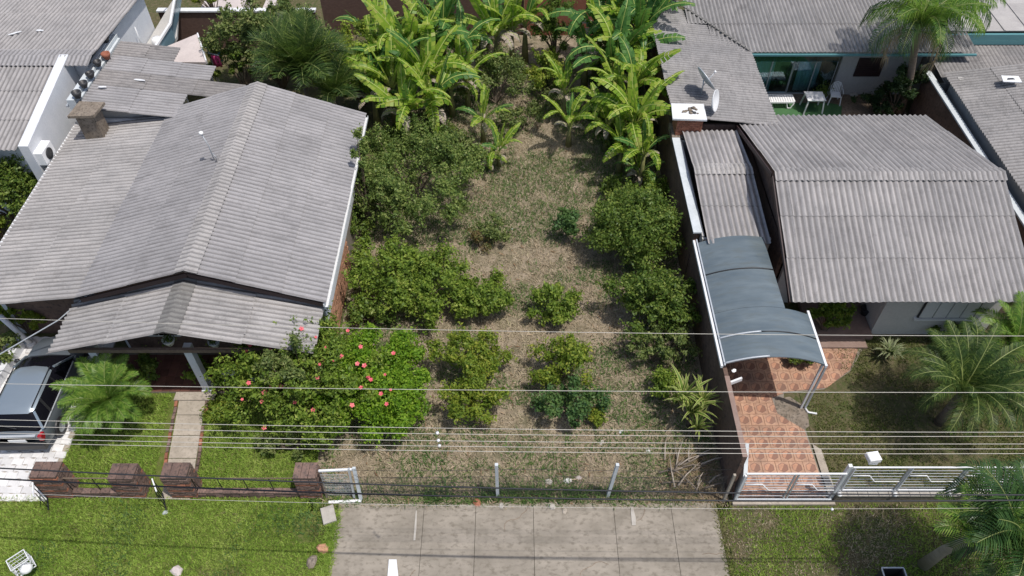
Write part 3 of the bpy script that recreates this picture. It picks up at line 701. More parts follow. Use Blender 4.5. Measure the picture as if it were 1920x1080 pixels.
# brick barbecue chimney with white slab
BC = empty('barbecue_chimney', (6.9,25,2.4), 'red brick chimney topped by a white slab strewn with debris', 'chimney'); gE = Grp(BC)
bcw = gE(MB().box(6.38,24.62,2.6,7.3,25.3,3.35), 'mortar_core', M['mortar'])
brick_pile(bcw, 6.34,24.58,7.34,25.34,2.6,3.35, M['brick'], bl=.2, bh=.075, depth=.09)
gE(MB().box(6.22,24.45,2.35,7.42,25.38,2.595), 'base', M['mossy'])
gE(MB().poly([(6.12,24.5),(7.42,24.42),(7.46,25.46),(6.2,25.5)], 3.36, 3.43), 'slab', M['whitepaint'])
for k in range(16):
    mb = MB(); s = random.uniform(.04,.1); mb.lathe([(0,0),(s,.01),(s*.8,s*.5),(0,s*.6)], n=6)
    o = mb.build('debris', random.choice([M['dark'], M['mossy'], M['mossy'], M['brickdark']]), BC)
    o.location = Vector((6.42+.9*random.random(), 24.75+.5*random.random(), 3.43)) + gE.off; o.rotation_euler = (0,0,random.random()*6)
# satellite dishes
def dish(loc, aim, r, lbl, mat, feed=True):
    e = empty('satellite_dish', loc, lbl, 'satellite dish', 'satellite dishes on the back wing roof')
    a = Vector(aim).normalized(); c = Vector((0,0,.75))
    prof = [(0,0),(r*.35,.012),(r*.7,.05),(r,.11),(r*1.02,.11),(r*.98,.07),(r*.7,.03),(r*.35,-.008),(0,-.02)]
    MB().lathe(prof, c, 24, axis=a).build('reflector', mat, e)
    MB().tube([(0,0,0),(0,0,.5),tuple(c-a*.03)], .025).build('mast', M['metal'], e)
    if feed:
        tip = c + a*(r*.95) + Vector((0,0,-.02)); MB().tube([tuple(c+Vector((0,0,-r*.5))), tuple(tip)], .015).build('feed_arm', M['metal'], e)
        MB().lathe([(0,-.04),(.05,-.03),(.05,.03),(0,.04)], tip, 8, axis=a).build('receiver', M['plastic'], e)
dish((7.55,26.4,3.15), (.75,.25,.55), .55, 'larger tilted grey satellite dish behind the white topped chimney', M['metal'])
dish((7.75,25.3,2.95), (.9,-.45,.25), .42, 'smaller pale satellite dish right of the white topped chimney', M['whitepaint'], False)

# ============================================================ HOUSE C (behind, right)
HC = empty('rear_house', (12,31,0), 'rear L shaped house with glass doors round a small green turf court', 'house'); gF = Grp(HC)
gF(MB().box(15.0,31.2,0,18.6,31.35,2.75).box(10.35,31.2,2.25,14.99,31.35,2.75), 'wall', M['greyrender']); gF(MB().box(10.35,34.0,0,15,34.1,2.7), 'inner_wall', M['greyrender'])
gF(MB().box(6.45,24.95,0,10.2,25.05,2.8).box(6.45,25.06,0,6.55,35,3.1).box(10.1,25.06,0,10.2,31.1,2.75), 'wing_wall', M['brown_shade_wall'])
rc = MB().bar((10.2,31,2.7),(18.4,31,2.7),.08,.1).build('roof', M['wood'], HC); rc.location = gF.off
roof_plane(rc, (20.2,38.0,3.85), (7.9,38.0,3.85), (20.2,30.15,2.88), M['roofC'], 4,
           cut=lambda p, c, r: p.x < 10.2-(p.y-30.1)*.95 - .1, pitch_n=4)
roof_plane(rc, (6.2,24.75,3.32), (6.2,35.2,3.32), (10.35,24.75,2.86), M['roofC'], 3,
           cut=lambda p, c, r: p.x > 10.5-(p.y-30.1)*.72 and p.y > 30.3, pitch_n=4)
vl = MB()
for k in range(22):
    a = Vector((10.3-.155*k*1.0, 30.15+.2*k, 2.96+.022*k)); vl.bar(a, a+Vector((-.1,.13,.02)), .12, .05)
vl.build('valley_flashing', M['cap'], rc)
gF(MB().box(10.3,30.0,2.74,20.2,30.1,2.82), 'gutter', M['tealpanel'])
# glazed sliding doors
gd = gF(MB().box(10.5,31.2,2.17,14.95,31.3,2.245).box(10.5,31.2,.02,14.95,31.3,.07), 'door_frame', M['metal'])
for k in range(4):
    x0 = 10.9+k*1.0
    MB().box(x0,31.22+.03*(k%2),.072,x0+.03,31.27+.03*(k%2),2.168).box(x0+.97,31.22+.03*(k%2),.072,x0+.999,31.27+.03*(k%2),2.168).build('stile', M['metal'], gd)
    MB().box(x0+.031,31.235+.03*(k%2),.072,x0+.968,31.245+.03*(k%2),2.168).build('pane', M['glass'], gd)
def curtain(x0, x1, mat):
    mb = MB(); n = 24; vv = []
    for i in range(n+1):
        x = x0+(x1-x0)*i/n; y = 31.36+.03*math.sin(i*1.9); vv += [(x,y,.1),(x,y,2.2),(x,y+.01,.1),(x,y+.01,2.2)]
    fs = []
    for i in range(n): a = 4*i; fs += [(a,a+4,a+5,a+1),(a+2,a+3,a+7,a+6)]
    mb.add(vv, fs, 0, True); return gF(mb, 'curtain', mat)
curtain(11.15,12.1,M['white']); curtain(13.2,14.2,M['white']); curtain(12.1,12.35,M['darkwood']); curtain(14.3,14.7,M['darkwood'])
gF(MB().box(10.4,31.4,-.005,14.9,33.9,.03), 'floor', M['porchtile'])
gF(MB().box(10.5,31.19,1.75,14.9,31.2,2.16), 'transom', M['tealglass'])
wC = gF(MB().box(15.75,31.14,1.0,16.95,31.2,1.95), 'window', M['darkwood'])
for k in range(9): MB().box(15.79,31.115,1.04+k*.1,16.91,31.138,1.12+k*.1).build('shutter_slat', M['darkwood'], wC)
sheet('patio', [(10.3,25.2),(18.1,25.2),(18.1,31.2),(10.3,31.2)], -.004, M['soil'])
sheet('turf', [(10.4,25.3),(15.0,25.3),(14.6,28.0),(15.3,30.3),(14.8,30.5),(10.4,30.5)], .006, M['turf'])
sheet('terrace', [(10.4,30.52),(15.0,30.52),(15.0,31.18),(10.4,31.18)], .02, M['mossy'])
# right boundary wall
RW = empty('boundary_wall', (18.3,22,0), 'long dark boundary wall with pale coping on the far right', 'wall'); gR = Grp(RW)
gR(MB().box(18.22,12.0,0,18.36,29.8,2.05), 'masonry', M['brown_shade_wall']); gR(MB().box(18.16,12.0,2.053,18.42,29.85,2.12), 'coping', M['coping'])
# house E (far right), its rear neighbours
HE = empty('far_right_house', (21,24,0), 'house at the right edge with patched dark corrugated roof', 'house'); gH = Grp(HE)
gH(MB().box(18.75,17.2,0,18.9,28.6,2.3).box(18.91,28.4,0,25,28.6,2.6).box(18.91,17.2,0,25,17.4,2.5), 'wall', M['greyrender'])
re_ = MB().bar((18.8,28.5,2.4),(25,28.5,3.2),.08,.1).build('roof', M['wood'], HE); re_.location = gH.off
roof_plane(re_, (26.0,29.0,3.6), (26.0,16.5,3.6), (18.55,29.0,2.52), M['roofC'], 4)
p = at(1895,155,3.0)
gH(MB().poly([(p.x-.4,p.y-.1),(p.x+.35,p.y-.15),(p.x+.4,p.y+.3),(p.x-.3,p.y+.35)], 3.09, 3.12), 'roof_patch', M['whitepaint'])
gH(MB().poly([(p.x-.2,p.y+.02),(p.x+.15,p.y+.05),(p.x+.1,p.y+.15),(p.x-.12,p.y+.14)], 3.121, 3.13), 'roof_hole', M['dark'])
HF = empty('rear_shed', (21,31,0), 'low shed with dull brown roof sheets under the palm at the right', 'outbuilding'); gI = Grp(HF)
gI(MB().box(18.6,29.0,0,26,29.1,2.0), 'wall', M['greyrender']); gI(MB().box(18.6,31.5,0,26,31.6,2.4), 'wall', M['greyrender'])
ri = MB().bar((18.6,31.3,2.3),(26,31.3,2.3),.06,.08).build('roof', M['wood'], HF); ri.location = gI.off
roof_plane(ri, (26,31.3,2.5), (18.5,31.3,2.5), (26,28.7,2.25), M['roofDark'], 1, amp=.012)
HG = empty('rear_building', (22,34,0), 'building with flat pale sheet roof and teal gutter at the top right', 'building'); gJ = Grp(HG)
gJ(MB().box(18.9,31.7,0,30,31.85,2.9), 'wall', M['brown_shade_wall']); gJ(MB().box(18.7,31.3,2.75,30,31.45,3.02).box(18.7,31.28,2.55,30,31.3,2.74), 'gutter', M['tealpanel'])
rj = MB().box(18.9,31.9,2.9,30,32,2.98).build('roof', M['wood'], HG); rj.location = gJ.off
me = MB().box(0,0,0,1.04,2.35,.03).box(.98,0,.031,1.03,2.35,.07).mesh('roof_panel', M['flatroof'])
for i in range(10):
    for j in range(3): put('roof_panel', me, rj, (18.8+i*1.05, 31.5+j*2.32, 3.06+.05*j+random.uniform(0,.02)), (.03,0,random.uniform(-.01,.01)))

# ============================================================ FRONT: path, drives, canopy
pth = bpy.data.objects.new('garden_path', None); COL.objects.link(pth); tag(pth, kind='structure')
def px(y, s): return -10.87 + (14.24-y)*.135 + s*1.02
yy_ = [14.2,13.45,12.7,11.9,11.0,10.55]
for a, b in zip(yy_, yy_[1:]):
    MB().poly([(px(b,0)+.1,b+.012),(px(b,1)-.08,b+.012),(px(a,1)-.08,a-.012),(px(a,0)+.1,a-.012)], -.01, .03+random.uniform(0,.008)).build('path_slab', M['concrete2'], pth)
me = brick_me(.09,.21,.07,M['brickdark'])
me2 = brick_me(.09,.21,.07,M['brick'])
for sd in (0, 1):
    for k in range(13):
        y = 14.1-k*.235
        if sd == 1 and k in (3,4): continue
        put('edging_brick', random.choice([me, me, me2]), pth, (px(y,sd)+(.02 if sd == 0 else -.01)+random.uniform(-.012,.012), y, .03), (0,0,.135+random.uniform(-.08,.08)))

# white paved drive on the left, wavy edged pavers
wd = bpy.data.objects.new('white_drive', None); COL.objects.link(wd); tag(wd, kind='structure')
MB().poly([(-17.4,10.5),(-13.86,10.5),(-13.62,12.0),(-13.62,16.6),(-17.4,16.6)], -.015, .012).build('bedding', M['concrete2'], wd)
pts = []
for k in range(6): pts.append((-.165+.33*k/5, -.115+.02*math.sin(k*1.257)))
for k in range(6): pts.append((.165-.33*k/5, .115+.02*math.sin((5-k)*1.257)))
mp_ = MB().poly(pts, 0, .03).mesh('white_paver', M['whitepave'])
for j in range(26):
    for i in range(11):
        x = -17.2+i*.34+(.17 if j % 2 else 0); y = 10.62+j*.235
        if x > -13.78: continue
        put('white_paver', mp_, wd, (x+random.uniform(-.006,.006), y, .004+random.uniform(-.003,.005)), (0,0,random.uniform(-.04,.04)))

# terracotta tile drive on the right
td = bpy.data.objects.new('tiled_drive', None); COL.objects.link(td); tag(td, kind='structure')
MB().poly([(6.47,10.6),(9.28,10.6),(9.2,13.0),(8.75,13.9),(8.85,14.3),(10.2,14.45),(11.3,15.2),(11.95,16.09),(9.3,16.4),(9.3,18.8),(6.47,18.8)], -.012, .012).build('bedding', M['mortar'], td)
mt_ = MB().box(-.206,-.206,0,.206,.206,.022,ch=.004).mesh('drive_tile', M['tile'])
def inpoly(x, y, P):
    c = False
    for i in range(len(P)):
        x1, y1 = P[i]; x2, y2 = P[i-1]
        if (y1 > y) != (y2 > y) and x < (x2-x1)*(y-y1)/(y2-y1)+x1: c = not c
    return c
TP = [(6.5,10.62),(9.25,10.62),(9.15,12.9),(8.45,13.5),(8.4,14.1),(9.0,14.35),(10.3,14.5),(11.25,15.2),(11.8,16.08),(9.3,16.3),(9.2,18.7),(6.5,18.7)]
def clip_square(P, cx, cy, r):
    for ax, sg in ((0,1),(0,-1),(1,1),(1,-1)):
        out = []; c = (cx, cy)[ax]
        for a, b in zip(P, P[1:]+P[:1]):
            fa = r - sg*(a[ax]-c); fb = r - sg*(b[ax]-c)
            if fa >= 0: out.append(a)
            if (fa >= 0) != (fb >= 0): t_ = fa/(fa-fb); out.append((a[0]+(b[0]-a[0])*t_, a[1]+(b[1]-a[1])*t_))
        P = out
        if not P: break
    return P
for j in range(21):
    for i in range(15):
        x = 6.5+i*.42+(.21 if j % 2 else 0); y = 10.75+j*.42
        Q = clip_square(TP, x, y, .206)
        if len(Q) < 3: continue
        ar = abs(sum(a[0]*b[1]-b[0]*a[1] for a, b in zip(Q, Q[1:]+Q[:1])))/2
        if ar < .004: continue
        me = mt_ if ar > .169 else MB().poly([(a-x, b-y) for a, b in Q], 0, .022).mesh('drive_tile', M['tile'])
        put('drive_tile', me, td, (x, y, .014+random.uniform(0,.003)))
# worn concrete patches in the drive
tag(MB().poly([(8.35,13.25),(8.9,12.75),(9.35,13.05),(9.45,13.7),(9.0,14.15),(8.5,14.05)], -.01, .025).build('rubble_patch', M['mossy']), kind='structure')
tag(MB().poly([(9.3,10.6),(9.55,10.6),(9.5,12.2),(9.28,12.4)], -.01, .035).build('drive_edging', M['concrete2']), kind='structure')

# blue grey arched canopy
CA = empty('canopy', (7.8,16,0), 'blue grey arched polycarbonate canopy over the terracotta drive', 'canopy'); gO = Grp(CA)
def arch(x, x0=6.22, x1=9.32, z0=2.42, rise=.42):
    t = (x-x0)/(x1-x0); return z0 + rise*4*t*(1-t)*.95 - .0*t
def canopy_panel(x0, x1, y0, y1, name):
    mb = MB(); n = 14; vv = []
    for k in (0, 1):
        for y in (y0, y1):
            for i in range(n+1):
                x = x0+(x1-x0)*i/n; vv.append((x, y, arch(x)-.02*k + .035*(18.8-y)/5*0))
    m = n+1
    fs = [(i,i+1,m+i+1,m+i) for i in range(n)] + [(2*m+i,3*m+i,3*m+i+1,2*m+i+1) for i in range(n)]
    mb.add(vv, fs, 0, True)
    e = []
    for (a, b) in ((0,2),(1,3)):
        v2 = [vv[a*m+i] for i in range(m)] + [vv[b*m+i] for i in range(m)]; mb.add(v2, [(i,i+m,i+1+m,i+1) for i in range(n)])
    return gO(mb, name, M['canopy'])
canopy_panel(6.27,8.48,17.25,18.75,'canopy_sheet'); canopy_panel(6.27,8.48,15.6,17.22,'canopy_sheet')
canopy_panel(6.27,9.27,13.66,15.59,'canopy_sheet')
def arch_rib(y, x0, x1, w_=.04, up=0.0, nm='rib', mat='metal'):
    mb = MB(); n = 12
    mb.tube([(x0+(x1-x0)*i/n, y, arch(x0+(x1-x0)*i/n)+up) for i in range(n+1)], w_/2, 6); gO(mb, nm, M[mat])
arch_rib(17.235,6.27,8.5,.045,.012,'joint_strip','cardark')
arch_rib(14.61,6.27,7.5,.06,.02); arch_rib(14.61,7.5,9.27,.035,.012,'joint_strip','cardark'); arch_rib(13.68,6.27,7.55,.06,.02)
for y in (18.7,17.2,15.6,14.6,13.7): arch_rib(y, 6.27, 8.45 if y > 15.7 else 9.27, .05, -.05)
gO(MB().bar((6.22,13.6,2.40),(6.22,18.9,2.40),.07,.10), 'side_beam', M['whitepaint'])
gO(MB().bar((6.30,13.6,2.47),(6.30,18.9,2.47),.04,.06), 'side_beam', M['metal'])
gO(MB().bar((9.31,13.6,2.40),(9.31,15.75,2.40),.07,.10), 'side_beam', M['whitepaint'])
gO(MB().bar((9.25,13.72,.02),(9.25,13.72,2.34),.06), 'post', M['whitepaint'])
gO(MB().bar((9.38,13.72,.02),(9.38,13.72,2.34),.06), 'post', M['metal'])
gO(MB().tube([(9.38,13.68,.05),(9.44,13.55,.03),(9.7,13.5,.03)],.035), 'drain_pipe', M['whitepaint'])
gO(MB().bar((6.5,13.3,2.0),(6.85,13.42,2.05),.06,.14), 'bracket', M['whitepaint'])

# ---------------------------------------------- white gate and fence at the right
GT = empty('driveway_gate', (7.9,10.5,0), 'white tubular steel driveway gate at the foot of the tiled drive', 'gate'); gG = Grp(GT)
gG(MB().bar((6.52,10.55,1.55),(9.32,10.55,1.55),.05), 'top_rail', M['whitepaint'])
gG(MB().bar((6.46,10.5,.09),(9.3,10.5,.09),.05,.12), 'bottom_rail', M['metal'])
for x in (6.55, 7.9, 8.0, 9.25): gG(MB().bar((x,10.53,.15),(x,10.55,1.51),.04), 'stile', M['metal'])
for k in range(8):
    z = .28+k*.16
    for (a, b) in ((6.575,7.875),(8.025,9.225)): gG(MB().bar((a,10.54,z),(b,10.54,z),.016), 'bar', M['metal'])
for (a, b) in ((6.6,7.85),(8.05,9.2)):
    m_ = (a+b)/2; gG(MB().tube([(a,10.5,1.05),(m_-.15,10.5,1.05),(m_+.1,10.5,.7),(b,10.5,.7)],.018), 'zigzag_bar', M['whitepaint'])
gG(MB().box(6.42,10.36,-.01,9.4,10.44,.10), 'threshold', M['concrete2'])
SG = empty('side_gate_wing', (6.4,10.9,0), 'short pale wing wall at the left post of the driveway gate', 'wall'); g1 = Grp(SG)
g1(MB().poly([(6.50,10.56),(6.62,10.58),(6.9,11.7),(6.8,11.72)], .01, 1.25), 'panel', M['coping'])
g1(MB().bar((6.18,10.5,0),(6.18,10.5,1.6),.07), 'post', M['concrete2'])
g1(MB().bar((6.5,10.5,0),(6.5,10.5,1.55),.06), 'post', M['whitepaint'])
FN = empty('front_fence', (12.5,10.6,0), 'white tube fence on a low wall in front of the right hand garden', 'fence'); g2 = Grp(FN)
lw = g2(MB().box(9.4,10.5,0,18,10.68,.36), 'low_wall', M['mossy'])
for k in range(29): put('coping_slab', _cm.setdefault('cps', MB().box(0,-.12,0,.29,.12,.045,ch=.008).mesh('coping_slab', M['stone'])), lw, (9.4+k*.3, 10.59, .361))
g2(MB().bar((9.42,10.6,1.82),(18,10.6,1.82),.042), 'top_rail', M['whitepaint'])
g2(MB().bar((9.42,10.6,.52),(18,10.6,.52),.04), 'bottom_rail', M['whitepaint'])
for x in (9.45, 11.05, 12.62, 14.2, 15.8, 17.4):
    g2(MB().bar((x-.035,10.6,.4),(x-.035,10.6,1.8),.045), 'post', M['metal']); g2(MB().bar((x+.05,10.6,.4),(x+.05,10.6,1.8),.04), 'post', M['whitepaint'])
    g2(MB().lathe([(0,0),(.07,0),(.075,.05),(.04,.09),(0,.1)], (x,10.5,.41), 8), 'post_cap', M['plastic'])
    for k in range(7): g2(MB().bar((x+.08,10.6,.68+k*.16),(x+1.5,10.6,.68+k*.16),.014), 'bar', M['metal'])
    g2(MB().tube([(x+.08,10.57,1.42),(x+.55,10.57,1.42),(x+.8,10.57,1.08),(x+1.5,10.57,1.08)],.018), 'zigzag_bar', M['whitepaint'])
g2(MB().bar((9.33,10.62,0),(9.33,10.62,1.9),.1), 'gate_post', M['whitepaint'])
LB = empty('letter_box', (9.95,10.7,1.8), 'white box with sloping lid on the front fence right of the gate', 'letter box'); g3 = Grp(LB)
g3(MB().box(9.85,10.66,1.86,10.08,10.74,1.98), 'bracket', M['whitepaint']); o = MB().box(-.17,-.12,0,.17,.16,.16,ch=.02).build('box', M['plastic'], LB); o.location = (0,.06,.19); o.rotation_euler = (0,0,.15)

# wooden side fence right of house B
WF = empty('wooden_fence', (17.2,16.9,0), 'dark plank fence closing the side passage of the right hand house', 'fence'); g4 = Grp(WF)
me = MB().box(0,-.015,0,.15,.015,1.75).mesh('plank', M['wood'])
for k in range(11): put('plank', me, WF, (-.85+k*.163, .1+random.uniform(-.01,.01), 0), (0,0,0))
g4(MB().bar((16.4,16.93,1.7),(18.2,16.2,1.95),.05), 'rail', M['whitepaint']); g4(MB().bar((16.4,16.96,.6),(18.1,16.96,.6),.04), 'rail', M['wood'])

# ---------------------------------------------- left brick pillars and low walls
PL = [((-13.62,-12.85),1.25,'leftmost brick gate pillar, beside the white drive'), ((-11.45,-10.72),1.15,'brick gate pillar on the left side of the garden path'),
      ((-9.95,-9.2),1.2,'brick gate pillar on the right side of the garden path'), ((-6.2,-5.55),1.2,'rightmost brick gate pillar, next to the small white mesh gate')]
for (x0, x1), h, lbl in PL:
    e = empty('brick_pillar', ((x0+x1)/2,10.85,0), lbl, 'gate pillar', 'brick gate pillars along the left front')
    hw = (x1-x0)/2
    core = MB().box(-hw+.02,-.23,-.02,hw-.02,.23,h-.06).build('mortar_core', M['mortar'], e)
    zc = 0; row = 0
    while zc < h-.13:
        n = 3 if row % 2 == 0 else 4
        for side, yy in ((0,-.21),(1,.21)):
            cuts = [-hw, -hw+2*hw/3, -hw+4*hw/3, hw] if row % 2 == 0 else [-hw, -hw+hw/3, -hw+hw, -hw+hw*5/3, hw]
            for a, b in zip(cuts, cuts[1:]):
                key = ('pb', round(b-a,2), row % 4 == 1)
                if key not in _cm: _cm[key] = brick_me(b-a-.014, .1, .072, M['brick'] if row % 4 == 1 else M['brickdark'])
                put('brick', _cm[key], core, ((a+b)/2, yy+random.uniform(-.008,.008), zc+.04))
        for xx in (-hw+.05, hw-.05):
            for (a, b) in ((-.155,0),(0,.155)):
                me = _cm.setdefault('pbs', brick_me(.1,.14,.072,M['brickdark'])); put('brick', me, core, (xx+random.uniform(-.006,.006),(a+b)/2,zc+.04))
        zc += .084; row += 1
    me = _cm.setdefault('pcap', brick_me(.235,.5,.075,M['brickdark']))
    for k in range(3): put('cap_brick', me, e, (-hw+hw/3+k*2*hw/3, 0, h-.02), (0,0,random.uniform(-.02,.02)), ((2*hw/3-.01)/.235,1,1))
for i, (x0, x1, lbl) in enumerate([(-12.83,-11.47,'low brown wall between the two left brick pillars'),(-9.18,-6.22,'low brown wall between the right brick pillars')]):
    e = empty('low_wall', ((x0+x1)/2,10.72,0), lbl, 'wall'); g5 = Grp(e)
    g5(MB().box(x0,10.65,-.01,x1,10.79,.24), 'mortar_core', M['mortar'])
    n = int((x1-x0)/.24); st = (x1-x0)/n
    for r_ in range(3):
        for k in range(n):
            me = _cm.setdefault(('lw',i), brick_me(st-.012, .17, .08, M['brickdark'])); put('brick', me, e, (x0+st*(k+.5)-e.location.x, .0+random.uniform(-.01,.01), .045+r_*.09))
    # rusty rail and thin bars
    g5(MB().bar((x0,10.74,.95),(x1,10.74,.95),.025), 'rail', M['wood'])
    for k in range(n+1):
        if k % 3 == 0: g5(MB().bar((x0+st*k,10.74,.26),(x0+st*k,10.74,.94),.02), 'bar', M['cardark'])
for (xa, xb, lbl) in ((-13.95,-13.65,'open white gate leaf at the white drive'),(-10.68,-10.25,'open narrow white gate leaf at the garden path')):
    e = empty('gate_leaf', (xb,10.6,0), lbl, 'gate'); g6 = Grp(e)
    g6(MB().bar((xb,10.7,1.0),(xb+.25,10.15 if xa < -12 else 10.3,1.0),.035), 'top_rail', M['whitepaint']); g6(MB().bar((xb,10.7,.1),(xb+.25,10.2,.1),.03), 'bottom_rail', M['cardark'])
    for t in (0,.33,.66,1): g6(MB().bar((xb+.25*t,10.7-.45*t,.12),(xb+.25*t,10.7-.45*t,.98),.018), 'bar', M['cardark'])

# small white mesh gate and wire fence across the lot
def wire_grid(P, Q, z0, z1, nx, nz, r=.006):
    mb = MB(); P = Vector(P); Q = Vector(Q)
    for i in range(nz+1):
        z = z0+(z1-z0)*i/nz; mb.bar((P.x,P.y,z),(Q.x,Q.y,z), r)
    for i in range(nx+1):
        p = P.lerp(Q, i/nx); mb.bar((p.x,p.y,z0),(p.x,p.y,z1), r)
    return mb
MG = empty('mesh_gate', (-4.95,10.7,0), 'small white framed mesh gate leaning next to the rightmost brick pillar', 'gate'); g7 = Grp(MG)
g7(MB().bar((-5.45,10.75,1.35),(-4.5,10.8,1.35),.06), 'top_rail', M['whitepaint']); g7(MB().bar((-5.35,10.45,.04),(-4.4,10.5,.04),.08,.06), 'bottom_rail', M['whitepaint'])
g7(MB().bar((-4.42,10.55,.05),(-4.45,10.8,1.45),.09,.07), 'post', M['coping']); g7(MB().bar((-4.62,10.6,.05),(-4.6,10.8,1.4),.06), 'stile', M['metal']); g7(MB().bar((-5.42,10.6,.05),(-5.42,10.78,1.35),.05), 'stile', M['mossy'])
o = g7(wire_grid((-5.4,10.66),(-4.65,10.66),.1,1.32,9,14,.007), 'mesh', M['metal']); o['kind'] = 'stuff'
WFc = empty('wire_fence', (.8,10.65,0), 'sagging wire mesh fence on two white posts across the front of the lot', 'fence'); g8 = Grp(WFc)
for (x, tx) in ((-.42,-.43),(2.83,2.92)):
    g8(MB().bar((x-.02 if x > 0 else x,10.66,0),(tx,10.68,1.85),.09), 'post', M['coping'])
o = g8(wire_grid((-4.35,10.64),(6.1,10.64),.05,1.2,120,13,.0045), 'mesh', M['cabled']); o['kind'] = 'stuff'
for z in (.4,.9,1.22,1.6): g8(MB().tube([(-4.4+10.5*k/8, 10.64, z-.05*math.sin(k*1.3)) for k in range(9)], .006, 4), 'wire', M['cardark'])

# ============================================================ CAR
def make_car(loc, rz):
    e = empty('parked_car', loc, 'dark grey hatchback parked on the white drive, cut by the left edge', 'car', rz=rz)
    # stations: y (rear=-2), half width, z low, z belt
    st = [(-2.0,.70,.42,.78),(-1.93,.79,.30,.92),(-1.6,.83,.24,.96),(-.8,.84,.22,.95),(.3,.84,.22,.93),(.95,.83,.24,.93),(1.5,.80,.26,.88),(1.85,.72,.32,.76),(1.98,.60,.40,.62)]
    mb = MB(); vv = []; n = 0
    for (y, hw, zl, zb) in st:
        ring = [(-hw*.9,zl),(-hw,zl+.12),(-hw*1.01,(zl+zb)/2),(-hw*.97,zb-.05),(-hw*.9,zb),(-hw*.4,zb+.03),(hw*.4,zb+.03),(hw*.9,zb),(hw*.97,zb-.05),(hw*1.01,(zl+zb)/2),(hw,zl+.12),(hw*.9,zl)]
        n = len(ring); vv += [(x, y, z) for x, z in ring]
    fs = [(i*n+k, i*n+(k+1)%n, (i+1)*n+(k+1)%n, (i+1)*n+k) for i in range(len(st)-1) for k in range(n)]
    fs += [tuple(range(n)), tuple((len(st)-1)*n+k for k in range(n))[::-1]]
    fs = [f[::-1] for f in fs]
    mb.add(vv, fs, 0, True); body = mb.build('body', M['carbody'], e)
    # greenhouse: rings from belt to roof
    def ring(z, yr, yf, hwr, hwf, rnd):
        pts = [(-hwr+rnd,yr),(hwr-rnd,yr),(hwr,yr+rnd),(hwr+(hwf-hwr)*.5+.01,(yr+yf)/2),(hwf,yf-rnd),(hwf-rnd*1.4,yf),(0,yf+.05),(-hwf+rnd*1.4,yf),(-hwf,yf-rnd),(-hwr-(hwf-hwr)*.5-.01,(yr+yf)/2),(-hwr,yr+rnd)]
        return [(x, y, z) for x, y in pts]
    levels = [ring(.93,-1.86,1.0,.77,.77,.1), ring(1.18,-1.78,.72,.71,.70,.12), ring(1.42,-1.55,.2,.61,.60,.14), ring(1.495,-1.4,.02,.55,.54,.15)]
    n = len(levels[0]); vv = [p for l in levels for p in l]
    fs = [(i*n+k, i*n+(k+1)%n, (i+1)*n+(k+1)%n, (i+1)*n+k) for i in range(3) for k in range(n)]
    mb = MB(); mb.add(vv, fs, 0, True); mb.build('cabin', M['carglass'], e)
    l3 = ring(1.497,-1.47,.06,.575,.565,.14); l4 = ring(1.535,-1.3,-.06,.47,.46,.15); l2 = ring(1.44,-1.56,.16,.618,.605,.14)
    vv = l2+l3+l4; mb = MB(); mb.add(vv, [(i*n+k, i*n+(k+1)%n, (i+1)*n+(k+1)%n, (i+1)*n+k) for i in range(2) for k in range(n)]+[tuple(2*n+k for k in range(n))], 0, True)
    mb.build('roof_panel', M['car_sky_tone'], e)
    for s in (-1, 1):
        for (a, b) in (((s*.775,.98,.94),(s*.61,.16,1.45)), ((s*.785,-1.78,.94),(s*.625,-1.48,1.45)), ((s*.79,-.25,.94),(s*.625,-.25,1.45)), ((s*.79,-1.15,.94),(s*.63,-1.05,1.45))):
            MB().bar(a, b, .07 if abs(a[1]) > .9 else .045, .05).build('pillar', M['car_sky_tone'] if abs(a[1]) > 1.5 or a[1] > .9 else M['cardark'], e)
        MB().bar((s*.81,-1.75,.95),(s*.81,.95,.95),.03,.03).build('window_trim', M['metal'], e)
        MB().bar((s*.56,-1.4,1.53),(s*.55,.1,1.53),.025,.02).build('roof_rail', M['cardark'], e)
        MB().box(s*.79-.12*(s > 0)-.0*s, -2.03, .68, s*.79+.12*(s < 0), -1.84, .92, ch=.02).build('tail_light', M['redlamp'], e)
        m = MB().lathe([(0,-.04),(.05,-.04),(.1,-.01),(.1,.05),(.0,.07)], (s*.93,.72,1.0), 8, axis=(0,1,0)).build('door_mirror', M['cardark'], e)
        MB().bar((s*.80,-.35,.86),(s*.875,-.35,.86),.02,.02).build('door_handle', M['cardark'], e)
        for y in (-1.28, 1.2):
            c = (s*.80,y,.3); wh = MB().lathe([(.15,-.1),(.29,-.1),(.31,-.06),(.31,.06),(.29,.1),(.19,.1)], c, 20, axis=(s,0,0)).build('wheel', M['cardark'], e)
            MB().lathe([(0,.09),(.05,.10),(.17,.085),(.2,.10),(.2,.0)], c, 14, axis=(s,0,0)).build('hub_cap', M['metal'], wh)
    MB().box(-.74,-2.10,.30,.74,-1.93,.56,ch=.03).build('rear_bumper', M['cardark'], e)
    MB().box(-.6,-2.02,.86,.6,-1.9,.905).build('tailgate_trim', M['metal'], e)
    MB().box(-.26,-2.035,.62,.26,-2.02,.75).build('number_plate', M['plastic'], e)
    MB().bar((-.35,-1.80,1.2),(.1,-1.86,1.1),.02,.02).build('rear_wiper', M['cardark'], e)
    MB().box(-.7,1.88,.3,.7,2.02,.5,ch=.02).build('front_bumper', M['cardark'], e)
    return e
make_car((-14.88,14.12,.02), .03)

